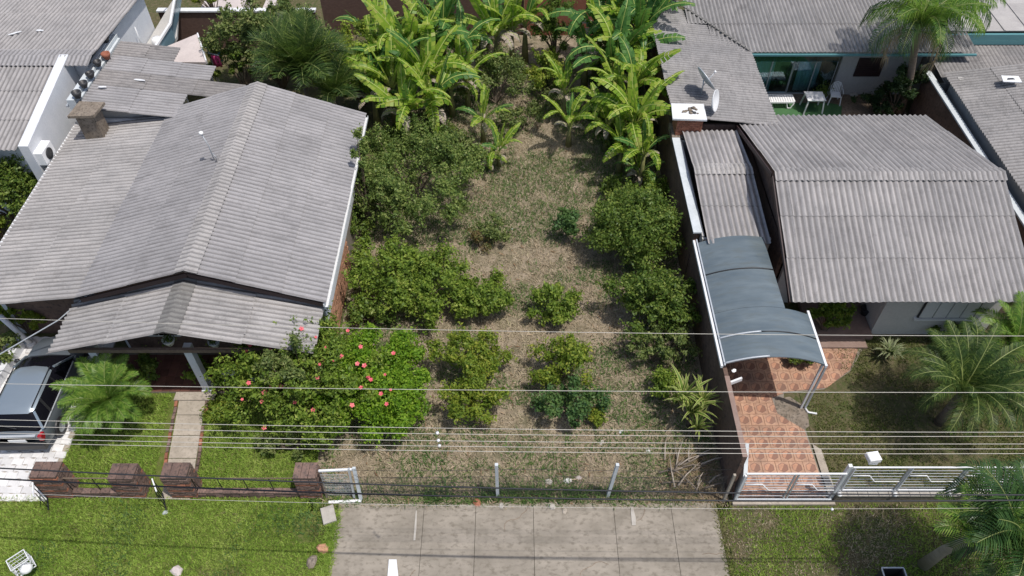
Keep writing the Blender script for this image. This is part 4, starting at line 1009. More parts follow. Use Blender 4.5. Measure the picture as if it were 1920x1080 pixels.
# pole and cable left of the porch
o = MB().tube([(0,0,0),(-.25,-.1,1.6)], .09, 10).tube([(0,0,0),(0,0,.1)], .16, 10).build('leaning_pole', M['white']); o.location = (-16.45,16.3,.02)
tag(o, 'pale leaning post at the far end of the white drive', 'post')
WL = empty('planter_wall', (-17,14,0), 'white rendered kerb wall along the left side of the white drive', 'wall'); g9 = Grp(WL)
g9(MB().poly([(-16.85,16.2),(-16.6,16.2),(-16.9,12),(-17.2,12)], 0, .35), 'kerb', M['white'])

# ============================================================ overhead cables
def cable(name, P, h, r, mat, lbl, group, n=24):
    """P: three image columns' rows (left, middle, right) for a level cable at height h with a slight curve"""
    pts = []
    for k in range(n+1):
        u = -700 + (1920+1400)*k/n; t = u/1920
        v = P[0]*(1-t)*(1-2*t) + P[1]*4*t*(1-t) + P[2]*t*(2*t-1)
        pts.append(at(u, v, h))
    mb = MB().tube(pts, r, 5); tag(mb.build(name, mat), lbl, 'cable', group); return pts
G_ = 'overhead cables along the street'
for i, (P, h, lb_) in enumerate([((787,804.5,810.5),7.6,'highest of the five pale cables bunched across the lower picture'),((799,815,818),7.5,'second from the top of the five bunched pale cables'),
    ((812,828,832.5),7.4,'middle one of the five bunched pale cables'),((822,838,841.5),7.3,'fourth from the top of the five bunched pale cables'),((829.5,847,850.5),7.2,'lowest of the five pale cables bunched across the lower picture')]):
    pts = cable('overhead_cable', P, h, .006, M['cablew'], lb_, G_)
cable('overhead_cable', (719.5,732,736), 8.2, .0058, M['cablew'], 'single pale cable crossing below the canopy and over the hibiscus', G_)
cable('overhead_cable', (597,621,630), 8.6, .0055, M['cablew'], 'single pale cable crossing highest in view, over the canopy roof', G_)
cable('overhead_cable', (878,916,928), 6.1, .017, M['cabled'], 'upper of the two thick black cables above the front fences', G_)
cable('overhead_cable', (898,933,938), 5.4, .019, M['cabled'], 'lower of the two thick black cables above the front fences', G_)
cable('overhead_cable', (924,950,952), 4.2, .0045, M['cablew'], 'faint thin line just above the edge of the verge', G_)
o = None
for (u, v, h, lb_) in ((820,812,7.6,'upper white spacer clip on the pale cables'),(822,826,7.4,'middle white spacer clip on the pale cables'),(824,836,7.2,'lower white spacer clip on the pale cables'),(1560,955,4.2,'white clip on the thin line above the right verge')):
    o = MB().lathe([(0,-.03),(.03,-.02),(.035,.02),(0,.04)], (0,0,0), 8).build('cable_clip', M['plastic']); o.location = at(u, v, h); tag(o, lb_, 'clip')
o = MB().tube([at(165,552,2.9), at(110,600,2.3), at(0,664,1.4), at(-80,700,1.0)], .022, 6).build('service_cable', M['metal']); tag(o, 'grey cable sloping from the porch roof corner down to the left', 'cable')

# ============================================================ VEGETATION
def leaf_cloud(C, N, size, mat, name, parent, flat=.35):
    """C: leaf centres, N: outward directions; one diamond shaped leaf each, folded along its rib"""
    n = len(C)
    nrm = N*.8 + rng.normal(0, .55, (n,3)); nrm[:,2] += flat; nrm /= np.linalg.norm(nrm, axis=1)[:,None]+1e-9
    t = rng.normal(0, 1, (n,3)); t[:,2] -= .2; t -= nrm*np.sum(t*nrm, 1)[:,None]; t /= np.linalg.norm(t, axis=1)[:,None]+1e-9
    b = np.cross(nrm, t); s = size*rng.uniform(.45, 1.4, n)[:,None]
    V = np.empty((n,4,3)); V[:,0] = C - t*s*.5; V[:,1] = C + b*s*.27 + nrm*s*.06; V[:,2] = C + t*s*.55 - nrm*s*.08; V[:,3] = C - b*s*.27 + nrm*s*.06
    o = bpy.data.objects.new(name, fast_mesh(name, V.reshape(-1,3), np.arange(4*n).reshape(n,4), mat)); link(o, parent); return o
def bush(name, u0, v0, u1, v1, h, n, size, mat, lbl, cat='bush', group=None, clumps=26, dens=.6, tr='trunk', gap=.0, zlow=.06, spiky=0.0, flat=.35, pos=None):
    """a shrub whose outline fills the given patch of ground when h high"""
    um = (u0+u1)/2; pf = at(um, v1, h*.12); pb = at(um, v0, h*.88)
    ry = max(.25, (pb.y-pf.y)/2); cy = (pb.y+pf.y)/2
    f = cy*math.cos(TILT)+(CAMH-h*.5)*math.sin(TILT); rx = max(.2, (u1-u0)/2/FPX*f); cx = (um-960)/FPX*f
    if pos: cx, cy, rx, ry = pos
    base = (cx, cy, 0)
    e = empty(name, base, lbl, cat, group)
    mb = MB(); K = int(clumps*1.35); size = size*1.2; n = int(n*1.15)
    cc = []
    for k in range(K):
        th = rng.uniform(0, 2*PI); ph = math.acos(rng.uniform(-.35, 1)); rr = rng.uniform(.4, .97)
        c = np.array([rx*rr*math.sin(ph)*math.cos(th), ry*rr*math.sin(ph)*math.sin(th), h*.5+h*.5*rr*math.cos(ph)])
        cc.append(c)
    cc.append(np.array([0,0,h*.5])); cc = np.array(cc)
    # stems
    ns = min(K, 14)
    for c in cc[:ns]:
        m_ = c*np.array([.35,.35,.5]); mb.tube([(0,0,0), tuple(m_), tuple(c)], [.035*h/2+.01,.02*h/2+.006,.006], 5, cap=False)
    mb.build('stem', M[tr], e)
    rad = (.17+.2*rng.random(len(cc)))*min(rx, ry*1.2, h*.8)*(26/max(K,14))**.3
    if name == 'round_tree': rad = (.34+.12*rng.random(len(cc)))*min(rx, ry, h*.6); cc[:,:2] *= .82
    if name == 'undergrowth': rad = .22+.3*rng.random(len(cc))
    idx = rng.integers(0, len(cc), n)
    d = rng.normal(0,1,(n,3)); d /= np.linalg.norm(d, axis=1)[:,None]
    rr = rad[idx]*(rng.uniform(0,1,n)**(.33))
    P = cc[idx] + d*rr[:,None]*np.array([1,1,.8])
    # about half the leaves sit along twigs that stick out of the clumps
    T = 9; td_ = rng.normal(0,1,(len(cc),T,3)); ctr = np.array([0,0,h*.35])
    out_ = cc-ctr; out_ /= np.linalg.norm(out_, axis=1)[:,None]+1e-9
    td_ = td_/np.linalg.norm(td_, axis=2)[:,:,None] + out_[:,None,:]*1.0 + np.array([0,0,.35]); td_ /= np.linalg.norm(td_, axis=2)[:,:,None]
    tl_ = rng.uniform(.8, 1.75, (len(cc),T))
    on = rng.random(n) < (.22 if name in ('round_tree','lime_shrub') else .5+spiky*.5); ti = rng.integers(0, T, n); tt = rng.uniform(.1,1,n)
    Q = cc[idx] + td_[idx,ti]*(tl_[idx,ti]*rad[idx]*tt)[:,None] + rng.normal(0,.035,(n,3))*(1+size*4)
    P = np.where(on[:,None], Q, P); d = np.where(on[:,None], td_[idx,ti]*.6+d*.6, d)
    if gap: keep = (vnoise(P[:,0]+cx+P[:,2], P[:,1]+cy-P[:,2]*.7, .28, h) > gap); P = P[keep]; d = d[keep]; idx = idx[keep]
    keep = P[:,2] > zlow; P = P[keep]; d = d[keep]
    leaf_cloud(P, d, size, mat, 'foliage', e, flat)
    return e
G1 = leafm('leaf_mid_green', [(.06,.105,.016),(.115,.185,.026),(.20,.28,.04),(.34,.38,.08)], .35, .5, 2.2, .45)
G2 = leafm('leaf_dark_green', [(.045,.085,.016),(.08,.135,.024),(.14,.20,.035),(.25,.29,.07)], .3, .45, 2.2, .4)
G3 = leafm('leaf_olive', [(.055,.09,.03),(.10,.145,.04),(.17,.21,.06),(.26,.27,.11)], .3, .5, 2.0, .45)
G4 = leafm('leaf_lime', [(.07,.15,.014),(.13,.25,.02),(.21,.35,.026),(.33,.45,.06)], .45, .5, 2.2, .35)
G5 = leafm('leaf_yellow_green', [(.07,.13,.018),(.14,.21,.026),(.24,.30,.04),(.36,.34,.06)], .4, .5, 2.2, .45)
G6 = leafm('leaf_reddish', [(.12,.07,.03),(.16,.12,.05),(.10,.14,.04)], .3)
G7 = leafm('leaf_bluish', [(.04,.095,.035),(.075,.145,.042),(.13,.20,.055)], .3)
GF = leafm('flower_red', [(.55,.05,.09),(.72,.12,.16),(.8,.28,.26)], .2)

G8 = leafm('leaf_fruit_tree', [(.06,.10,.03),(.11,.17,.04),(.19,.25,.06),(.31,.34,.12)], .35, .5, 2.0, .4)
bush('fruit_tree', 640,205,905,470, 3.1, 38000, .085, G8, 'big olive green fruit tree leaning over the right edge of the left roof', 'tree', clumps=46, gap=.3, spiky=.12)
sp_ = at(660,285,3.5)
bush('fruit_sprig', 0,0,0,0, 4.3, 9000, .085, G8, 'loose upper branch of leaves hanging over the left roof corner', 'tree', clumps=20, gap=.3, spiky=.3, zlow=2.9, pos=(sp_.x+.15, sp_.y, .5, 1.7))
bush('shrub', 650,430,805,610, 2.0, 15000, .09, G1, 'mid green shrub touching the brick flank of the left house', clumps=26, gap=.25, spiky=.1)
bush('shrub', 735,455,885,620, 1.9, 15000, .09, G1, 'leafy shrub in the middle of the row behind the lime bush', clumps=28, gap=.22, spiky=.1)
bush('shrub', 850,505,970,612, 1.3, 8000, .095, G1, 'bright green low shrub at the right end of the row left of centre', clumps=20, gap=.15, spiky=.1)
bush('shrub', 648,560,740,620, 1.0, 3500, .09, G2, 'dark low shrub at the foot of the row beside the brick flank', clumps=12, gap=.2)
bush('shrub', 996,530,1086,625, 1.15, 6500, .095, G1, 'small round shrub standing alone in the centre of the lot', clumps=18, gap=.2, spiky=.1)
bush('round_tree', 1090,335,1282,530, 2.5, 32000, .085, G2, 'dense dark rounded tree against the boundary wall', 'tree', clumps=46, gap=.12)
bush('shrub', 1138,485,1315,648, 2.2, 17000, .09, G2, 'glossy dark shrub just in front of the rounded tree', clumps=30, gap=.25, spiky=.12)
bush('shrub', 1150,605,1308,700, 1.5, 6500, .085, G3, 'sparse olive shrub by the wall beside the canopy', clumps=22, gap=.38, spiky=.35)
bush('shrub', 1215,680,1275,770, 1.1, 2600, .08, G1, 'tall weedy shrub left of the striped spiky plant', clumps=10, gap=.2, spiky=.2)
bush('shrub', 805,612,955,735, 1.9, 7500, .085, G5, 'yellowish green young shrub behind its twin, right of the lime bush', clumps=20, gap=.2, spiky=.12)
bush('shrub', 810,690,955,806, 1.5, 6500, .085, G5, 'yellowish green shrub nearest the fence, right of the lime bush', clumps=18, gap=.25, spiky=.12)
bush('shrub', 992,618,1108,742, 1.6, 6000, .085, G5, 'upright yellow green shrub in the lot, above the bluish one', clumps=18, gap=.2, spiky=.12)
bush('shrub', 998,708,1142,810, 1.3, 6000, .085, G7, 'bluish green low shrub nearest the fence in mid lot', clumps=18, gap=.25, spiky=.12)
bush('shrub', 1090,740,1135,805, .8, 1500, .08, G5, 'yellow tuft of shrub at the right edge of the bluish shrub', clumps=8, gap=.2)
bush('sapling', 1030,375,1100,462, 1.3, 2000, .095, G7, 'thin sapling standing alone beside the rounded tree', clumps=9, gap=.2, spiky=.3)
bush('weed_clump', 900,395,960,470, .9, 1500, .08, G3, 'greenish weed clump in the dry grass left of the sapling', 'weeds', clumps=9, gap=.2, spiky=.3)
bush('weed_clump', 870,420,925,480, .7, 900, .07, G6, 'reddish brown weed clump beside the olive fruit tree', 'weeds', clumps=8, gap=.3)
bush('weed_clump', 1110,320,1190,390, .8, 2500, .09, G2, 'dark weed clump under the lowest right hand bananas', 'weeds', clumps=12, gap=.2)
bush('weed_clump', 1170,325,1262,385, 1.0, 3200, .09, G1, 'leafy weeds between the bananas and the boundary wall', 'weeds', clumps=12, gap=.2)
bush('shrub', 860,90,1000,215, 2.4, 9000, .09, G3, 'loose olive shrub behind the middle bananas', clumps=24, gap=.3, spiky=.2)
bush('shrub', 930,190,1030,265, 1.0, 2600, .085, G3, 'low olive scrub between the two banana groups', clumps=12, gap=.3, spiky=.2)
bush('tree', 1000,-10,1085,120, 3.4, 8000, .09, G2, 'dark slim tree against the orange brick back wall', 'tree', clumps=22, gap=.25, spiky=.15)
bush('tree', 375,-10,650,185, 4.4, 34000, .11, G3, 'wide olive tree at the back left, behind the palm', 'tree', clumps=60, gap=.25, spiky=.1)
bush('tree', 385,90,520,170, 2.8, 9000, .1, G2, 'dark green lower tree behind the stained annex roof', 'tree', clumps=24, gap=.2)
bush('tree', 590,45,755,215, 3.8, 20000, .1, G5, 'yellow green mango tree between the palm and the left bananas', 'tree', clumps=36, gap=.22, spiky=.1)
bush('tree', 790,-30,850,60, 3.6, 4500, .09, G2, 'slim dark tree at the back wall above the left bananas', 'tree', clumps=16, gap=.2)
bush('tree', 350,-30,440,25, 2.5, 3000, .1, G5, 'pale green tree beyond the white coped brick wall', 'tree', clumps=14, gap=.3)
bush('tree', -80,262,78,450, 3.3, 20000, .095, G2, 'dark tree at the left edge below the white firewall', 'tree', clumps=34, gap=.15)
bush('shrub', -40,400,30,460, 1.2, 2500, .09, G5, 'yellowish shrub at the left edge below the dark tree', clumps=10, gap=.2)
bush('shrub', -30,575,110,625, 1.5, 3200, .1, G5, 'flowering yellow green plants under the annex eave at the left', clumps=14, gap=.3, spiky=.3)
bush('shrub', -60,610,20,720, 1.2, 3000, .09, G3, 'straggly olive plants left of the white drive', clumps=14, gap=.3)
bush('potted_shrub', 245,650,300,735, 1.0, 2000, .09, G2, 'dark bushy plant between the two left porch columns', clumps=9, gap=.2)
bush('potted_shrub', 355,665,400,725, .9, 1200, .09, G1, 'small green plant at the foot of the middle porch column', clumps=8, gap=.2)
bush('shrub', 1512,560,1600,630, 1.7, 5500, .095, G1, 'bright green shrub between the canopy and the porch of the right house', clumps=18, gap=.12)
bush('shrub', 1470,655,1530,690, .8, 1800, .09, G2, 'low green plant beneath the front edge of the canopy', clumps=8)
bush('shrub', 1725,600,1850,650, .8, 3000, .09, G2, 'dark low plants under the front window of the right house', clumps=14, gap=.2)
GD = leafm('leaf_painted_shade', [(.012,.03,.01),(.025,.05,.015),(.045,.075,.025)], .2)  # darker leaf copy, the palm's shade over the court put into its colour
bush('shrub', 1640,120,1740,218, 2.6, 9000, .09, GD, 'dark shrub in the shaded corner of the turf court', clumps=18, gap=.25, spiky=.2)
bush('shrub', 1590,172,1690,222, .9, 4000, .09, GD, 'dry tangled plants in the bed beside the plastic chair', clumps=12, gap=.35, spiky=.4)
HBs = bush('hibiscus', 405,580,735,850, 2.9, 32000, .085, G1, 'large hibiscus with pink red flowers covering the porch corner', 'hibiscus', clumps=60, gap=.24, spiky=.16)
bush('flowering_shrub', 0,0,0,0, 4.2, 9000, .085, G3, 'tall sparse branches of the flowering shrub rising over the porch roof', 'hibiscus', clumps=22, gap=.36, spiky=.4, pos=(-6.4,13.5,1.15,.6))
bush('lime_shrub', 590,595,812,842, 2.4, 36000, .085, G4, 'bright lime green bushy shrub right of the hibiscus', clumps=60, gap=.1, spiky=.1)
bush('shrub', 470,800,620,860, .8, 4500, .085, G3, 'dull scrub in the shade under the hibiscus', clumps=16, gap=.3)
bush('shrub', 385,735,450,800, .6, 1800, .09, G5, 'pale low shrub right of the garden path', clumps=8, gap=.2, spiky=.3)

# hibiscus flowers: five petals each
def flower_me():
    mb = MB()
    for k in range(5):
        a = 2*PI*k/5; d1 = Vector((math.cos(a), math.sin(a), .3)); s_ = Vector((-math.sin(a), math.cos(a), 0))
        mb.add([(0,0,0), tuple(d1*.055+s_*.042), tuple(d1*.1+s_*.018), tuple(d1*.1-s_*.018), tuple(d1*.055-s_*.042)], [(0,4,3,2,1)])
    mb.tube([(0,0,0),(0,0,.08)], .008, 5); return mb.mesh('flower', GF)
fm = flower_me()
FL = [(480,598),(484,612),(565,616),(652,620),(462,658),(592,632),(536,655),(610,652),(676,650),(494,680),(606,674),(640,668),(626,676),(670,682),(571,656+20),(553,716),(595,708),(466,718),(500,733),(690,706),(695,712),(722,702),(677,727),(491,753),(660,760),(495,802),(527,725),(503,625)] + [(random.uniform(450,740), random.uniform(615,770)) for _ in range(22)]
hl = Vector(HBs.location)
for (u, v) in FL:
    t = (v-590)/250; h = 2.95-1.9*max(0,t)**1.3
    p = at(u, v, h); tocam = (Vector((0,0,21))-p).normalized()*random.uniform(.02,.22)
    q = put('flower', fm, HBs, tuple(p+tocam-hl), ((Vector((0,0,21))-p).normalized()+Vector((random.uniform(-.4,.4),random.uniform(-.4,.4),.3))).to_track_quat('Z','Y').to_euler())
    q.scale = (random.uniform(.45,.8),)*3
    HBs.location = hl

# ---- banana plants
BM = leafm('banana_leaf', [(.06,.14,.018),(.12,.23,.022),(.19,.31,.03),(.26,.37,.04),(.33,.41,.06),(.36,.36,.10)], .45, .4, 1.5, .3)
BR = plain('banana_midrib', (.34,.40,.10), .5); PR = plain('frond_rachis', (.20,.24,.07), .5); BS = surf('banana_stem', (.16,.17,.06), (.28,.25,.11), s1=3, s2=14)
BD = leafm('banana_leaf_dark', [(.04,.12,.03),(.07,.17,.04),(.11,.23,.05)], .4, .4, 1.5, .3)
def banana_leaf(L, W, droop, mat, seed, tear=.5):
    r_ = random.Random(seed); mb = MB(); n = 16; pts = []; ang = R(72); x = z = 0.0; st = L/n
    for i in range(n+1):
        pts.append(Vector((x, 0, z))); a = ang - droop*(i/n)**1.4; x += math.cos(a)*st; z += math.sin(a)*st
    pet = 3
    for i in range(pet, n):
        p, q = pts[i], pts[i+1]; d = (q-p).normalized(); up = Vector((-d.z,0,d.x)); t0 = (i-pet)/(n-pet); t1 = (i+1-pet)/(n-pet)
        w0 = W*math.sin(PI*min(1,(t0*.9+.10)))**.6; w1 = W*math.sin(PI*min(1,(t1*.9+.10)))**.6 if i < n-1 else .02
        for s in (-1, 1):
            torn = r_.random() < tear; dr = r_.uniform(.05,.5) if torn else .12
            g = r_.uniform(.06,.22)*st if torn else 0
            a0 = p + d*g; fwd = d*st*.45
            e0 = a0 + fwd + Vector((0, s*w0, 0)) + up*(-dr*w0+.1*w0); e1 = q + fwd*.9 + Vector((0, s*w1, 0)) + up*(-dr*w1+.1*w1)
            m0 = a0 + fwd*.3 + Vector((0,s*w0*.45,0)) + up*.10*w0; m1 = q + fwd*.3 + Vector((0,s*w1*.45,0)) + up*.10*w1
            mb.add([a0, m0, m1, q], [(0,1,2,3) if s < 0 else (3,2,1,0)], 0, True)
            mb.add([m0, e0, e1, m1], [(0,1,2,3) if s < 0 else (3,2,1,0)], 0, True)
    mb.tube(pts, [.012*(1-.8*i/n)+.003 for i in range(n+1)], 4, 1, cap=False)
    return mb.mesh('banana_leaf', [mat, BR])
BL = {}
for ki, (mt, nm) in enumerate(((BM,'a'),(BD,'b'))):
    BL[nm] = [banana_leaf(1.0, (.088,.10,.11)[k % 3], R(14+36*k), mt, 30+k+10*ki, .35+.12*k) for k in range(5)]
DEAD = [banana_leaf(.8, .10, R(165), M['deadwood'], 90+k, .8) for k in range(2)]
def banana(u, v, stem, L, lbl, nl=8, kind='a', lean=0.0):
    top = at(u, v, stem); e = empty('banana_plant', (top.x-lean*.3, top.y, 0), lbl, 'banana plant', 'banana plants at the back of the lot')
    o = Vector((top.x-(top.x-lean*.3), 0, 0))
    MB().tube([(0,0,0),(o.x*.4,0,stem*.5),(o.x,0,stem)], [.12*L/1.8+.02,.095*L/1.8,.06], 8).build('stem', BS, e)
    a0 = random.uniform(0, 2*PI)
    for k in range(nl):
        a = a0 + k*2.399; age = k/nl
        me = BL[kind if random.random() < .85 else ('b' if kind == 'a' else 'a')][min(4, int(age*5))]
        s = L*random.uniform(.85,1.12)*(1 if k > 1 else .8)
        put('leaf', me, e, (o.x+.03*math.cos(a), .03*math.sin(a), stem-.12*age), (random.uniform(-.35,.35), random.uniform(-.25,.25), a+random.uniform(-.4,.4)), s)
    for k in range(random.choice([2,3,4])):
        put('dead_leaf', DEAD[k % 2], e, (o.x,0,stem-.3), (0,0,random.uniform(0,6.28)), L*.7)
    return e
ord_ = [(700,75,1.9,1.7,'lone banana plant with arched leaves above the mango tree',5,'a'),
 (765,105,2.1,2.2,'tall banana plant at the upper left of the left group',9,'a'),(830,70,2.2,2.1,'dark leaved banana plant in front of the back wall, left group',8,'b'),
 (930,70,2.0,2.2,'banana plant with upright leaves before the orange brick wall',9,'a'),(800,150,2.0,2.1,'banana plant in the heart of the left group',9,'a'),
 (735,165,1.9,2.1,'banana plant at the left side of the left group',9,'a'),(760,215,1.7,1.9,'banana plant overhanging the olive fruit tree',8,'a'),
 (812,205,1.6,2.0,'lowest big banana plant of the left group, stem showing',8,'a'),
 (905,225,1.2,1.15,'young banana plant alone right of the left group',7,'a'),(935,285,.8,1.0,'small banana plant nearest the dry grass, in mid lot',7,'a'),(915,300,.5,.8,'smallest banana sucker at the foot of the mid lot plants',5,'a'),
 (1125,60,2.3,2.2,'tall banana plant at the upper left of the right group',9,'b'),(1175,50,2.3,2.4,'tall banana plant at the top of the right group',10,'a'),
 (1198,75,2.5,2.2,'banana plant whose leaves reach over the rear wing roof',9,'b'),(1150,130,2.1,2.1,'banana plant in the heart of the right group',9,'b'),
 (1185,110,2.0,1.9,'banana plant behind the heart of the right group',8,'a'),
 (1060,175,1.5,1.4,'slim banana plant on the left fringe of the right group',8,'a'),(1068,235,1.1,1.3,'slim banana plant below the fringe one, before bare soil',8,'a'),
 (1165,195,1.7,1.8,'banana plant with pale midribs halfway down the right group',9,'a'),(1190,235,1.9,1.9,'banana plant close to the boundary wall, right group',9,'a'),
 (1165,285,1.1,1.5,'low bright banana plant at the lower left of the right group',9,'a'),(1208,290,1.6,1.3,'low banana plant leaning over the pale wall coping',8,'a'),(1200,325,.6,1.0,'smallest banana plant at the foot of the right group',7,'b')]
for (u, v, st_, L, lb_, nl, kd) in ord_: banana(u, v, st_, L*1.42, lb_, nl+(3 if L > 1.6 else 1), kd)

more = [(720,120,1.9,1.9,'banana plant squeezed beside the mango tree, left group',8,'a'),(790,95,2.4,2.0,'banana plant behind the heart of the left group',8,'a'),
 (860,100,2.0,1.8,'banana plant at the upper right of the left group',8,'b'),(845,165,1.5,1.6,'banana plant at the right fringe of the left group',7,'a'),(700,185,1.4,1.6,'low banana plant under the mango tree',7,'b'),
 (960,60,2.0,1.8,'banana plant right beside the upright leaved one',7,'a'),(1100,95,1.9,1.7,'banana plant at the left fringe of the right group, high up',7,'b'),(1188,160,2.3,1.9,'banana plant against the wing roof edge',8,'a'),
 (1215,40,2.7,2.0,'banana plant at the top right corner of the right group',8,'b'),(1140,235,1.3,1.4,'small banana plant low in the right group',7,'a')]
for (u, v, st_, L, lb_, nl, kd) in more: banana(u, v, st_, L*1.38, lb_, nl+2, kd)
# ---- palms
PG = leafm('palm_leaflet', [(.05,.12,.02),(.09,.18,.028),(.15,.25,.04),(.22,.31,.06)], .35, .4, 1.0, .3)
PD = leafm('palm_leaflet_dark', [(.02,.055,.018),(.04,.09,.026),(.07,.13,.035)], .3, .35, 1.0, .3)
PO = leafm('palm_leaflet_dull', [(.02,.045,.014),(.05,.09,.022),(.13,.18,.04)], .3, .45, 1.0, .3)
PDEAD = leafm('dead_palm_leaflet', [(.2,.14,.08),(.32,.24,.15),(.4,.32,.22)], .2, .7)
def frond(L, lw, ll, pairs, droop, mat, seed, a_start=65, vee=.35, hang=.3, spread=.9):
    r_ = random.Random(seed); mb = MB(); n = 14; pts = []; x = z = 0.0; st = L/n
    for i in range(n+1):
        pts.append(Vector((x,0,z))); a = R(a_start) - droop*(i/n)**1.25; x += math.cos(a)*st; z += math.sin(a)*st
    mb.tube(pts, [.011*(1-.85*i/n)+.002 for i in range(n+1)], 4, 1, cap=False)
    for k in range(pairs):
        t = .12+.88*k/(pairs-1); f = t*n; i = min(n-1, int(f)); p = pts[i].lerp(pts[i+1], f-i); d = (pts[i+1]-pts[i]).normalized(); up = Vector((-d.z,0,d.x))
        l = ll*(math.sin(PI*min(1,.12+t*.86))**.5)*r_.uniform(.85,1.1)
        for s in (-1, 1):
            sd = (Vector((0,s,0))*spread + d*(.45+.6*t) + up*(vee+r_.uniform(-.12,.12))).normalized()
            m = p + sd*l*.5; e_ = p + sd*l + Vector((0,0,-hang*l)); w_ = d*lw*.5
            mb.add([p-w_*.5, p+w_*.5, m+w_, m-w_], [(0,1,2,3) if s > 0 else (3,2,1,0)], 0, False)
            mb.add([m-w_, m+w_, e_], [(0,1,2) if s > 0 else (2,1,0)], 0, False)
    return mb.mesh('palm_frond', [mat, PR])
def palm(u, v, zc, L, lbl, fr, nf, tr_r=.1, base=None, dead=0, cat='palm', trunk='palmtrunk', up=(0,1), deadme=None, name='palm_tree'):
    c = at(u, v, zc); b = Vector(base) if base else Vector((c.x, c.y, 0))
    e = empty(name, (b.x,b.y,0), lbl, cat); o = c-Vector((b.x,b.y,0))
    MB().tube([(0,0,0), tuple(Vector((o.x*.3,o.y*.3,o.z*.45))), tuple(Vector((o.x*.8,o.y*.8,o.z*.85))), tuple(o)], [tr_r*1.3,tr_r,tr_r*.85,tr_r*.7], 10).build('trunk', M[trunk], e)
    a0 = random.uniform(0,6.28)
    for k in range(nf):
        a = a0+k*2.399; age = k/nf; m = fr[min(len(fr)-1, int(age*len(fr)))]
        put('frond', m, e, tuple(o+Vector((.05*math.cos(a),.05*math.sin(a),-.1*age))), (random.uniform(-.15,.15), random.uniform(-.1,.15), a), L*random.uniform(.88,1.1))
    for k in range(dead): put('dead_frond', deadme, e, tuple(o-Vector((0,0,.25))), (0,0,3.4+k*1.9), L*.8)
    return e
fr1 = [frond(1,.020,.27,50,R(60+30*k),PG,k,75,.35,.3) for k in range(4)]
palm(205,757,1.0,1.6,'small feathery palm on the front lawn beside the car', fr1, 38, .11)
fr2 = [frond(1,.014,.22,50,R(55+34*k),PO,10+k,72,.2,.5) for k in range(4)]
palm(1803,735,1.7,2.35,'large feathery palm in the garden of the right hand house', fr2, 34, .12)
palm(1900,655,1.5,1.8,'feathery palm behind the large one at the right edge', fr1, 24, .1)
fr3 = [frond(1,.02,.26,34,R(70+30*k),PG,20+k,70,.15,.75) for k in range(3)]+[frond(1,.02,.26,34,R(165),PD,25,60,.1,.8)]
fdead = frond(1,.03,.3,26,R(190),PDEAD,77,30,.0,1.0,.6)
palm(1722,50,4.5,2.9,'tall palm with dead hanging skirt behind the turf court', fr3, 24, .17, base=(17.75,29.7,0), dead=3, deadme=fdead)
palm(1785,15,4.2,2.3,'second palm crown partly behind the tall skirted palm', fr3, 16, .12, base=(18.6,31.6,0))
fr4 = [frond(1,.022,.34,34,R(60+35*k),PD,40+k,75,.2,.25) for k in range(4)]
fr5 = [frond(1,.026,.26,26,R(50+30*k),PG,50+k,80,.2,.3) for k in range(3)]
palm(1900,1015,3.2,2.25,'dark palm with broad fronds at the lower right corner', fr4, 26, .1, base=(12.4,8.9,0))
palm(1822,1010,3.1,1.6,'slender palm with light green fronds left of the dark corner palm', fr5, 14, .13, base=(11.35,8.6,0), trunk='palmtrunk2')
palm(1935,1040,2.8,1.9,'low palm cut by the right edge of the picture', fr4, 16, .09, base=(13.2,9.2,0))
fr6 = [frond(1,.02,.42,30,R(30+30*k),PO,60+k,78,.5,.15) for k in range(4)]
palm(570,150,3.0,2.6,'grey green palm with stiff fronds behind the left house ridge', fr6, 34, .13)
palm(625,185,2.4,1.9,'lower grey green palm fronds beside the roof edge of the left house', fr6, 20, .1)

# ---- strap leaved plants
def strap(L, W, droop, mats, seed, start=80):
    r_ = random.Random(seed); mb = MB(); n = 8; x = z = 0; pts = []
    for i in range(n+1):
        pts.append(Vector((x,0,z))); a = R(start)-droop*(i/n)**1.3; x += math.cos(a)*L/n; z += math.sin(a)*L/n
    for s, mi in ((-1,0),(1,0)):
        for i in range(n):
            w0 = W*(1-(i/n)**2)*(.5 if i == 0 else 1); w1 = W*(1-((i+1)/n)**2)
            mb.add([pts[i], pts[i+1], pts[i+1]+Vector((0,s*w1*.6,.15*w1)), pts[i]+Vector((0,s*w0*.6,.15*w0))], [(0,1,2,3) if s > 0 else (3,2,1,0)], 0, True)
            if i < n-1 or True:
                mb.add([pts[i]+Vector((0,s*w0*.6,.15*w0)), pts[i+1]+Vector((0,s*w1*.6,.15*w1)), pts[i+1]+Vector((0,s*w1,.3*w1)), pts[i]+Vector((0,s*w0,.3*w0))], [(0,1,2,3) if s > 0 else (3,2,1,0)], 1, True)
    return mb.mesh('strap_leaf', mats)
YG = leafm('variegated_green', [(.07,.15,.02),(.14,.22,.04),(.2,.28,.06)], .35); YY = leafm('variegated_cream', [(.4,.42,.13),(.52,.5,.2)], .3)
WG = leafm('pale_strap_green', [(.12,.18,.06),(.2,.25,.1)], .35); WY = leafm('pale_strap_cream', [(.45,.46,.3),(.55,.55,.38)], .3)
SP = empty('spiky_plant', tuple(at(1290,800,0)), 'large yellow striped spiky plant near the fence by the boundary wall', 'plant')
sm_ = [strap(1,.06,R(30+35*k),[YG,YY],k) for k in range(4)]
heads = [((0,0,.6),22,1.35),((-.25,.35,1.0),13,1.25),((.3,.2,.9),13,1.2),((.1,-.35,.35),14,1.0)]
for (hp, nn, L) in heads:
    MB().tube([(0,0,0),hp],.05,6).build('stem', M['trunk'], SP)
    for k in range(nn):
        put('leaf', sm_[min(3,int(k/nn*4))], SP, hp, (random.uniform(-.2,.2),random.uniform(-.2,.2),k*2.399+hp[0]*9), L*random.uniform(.75,1.15))
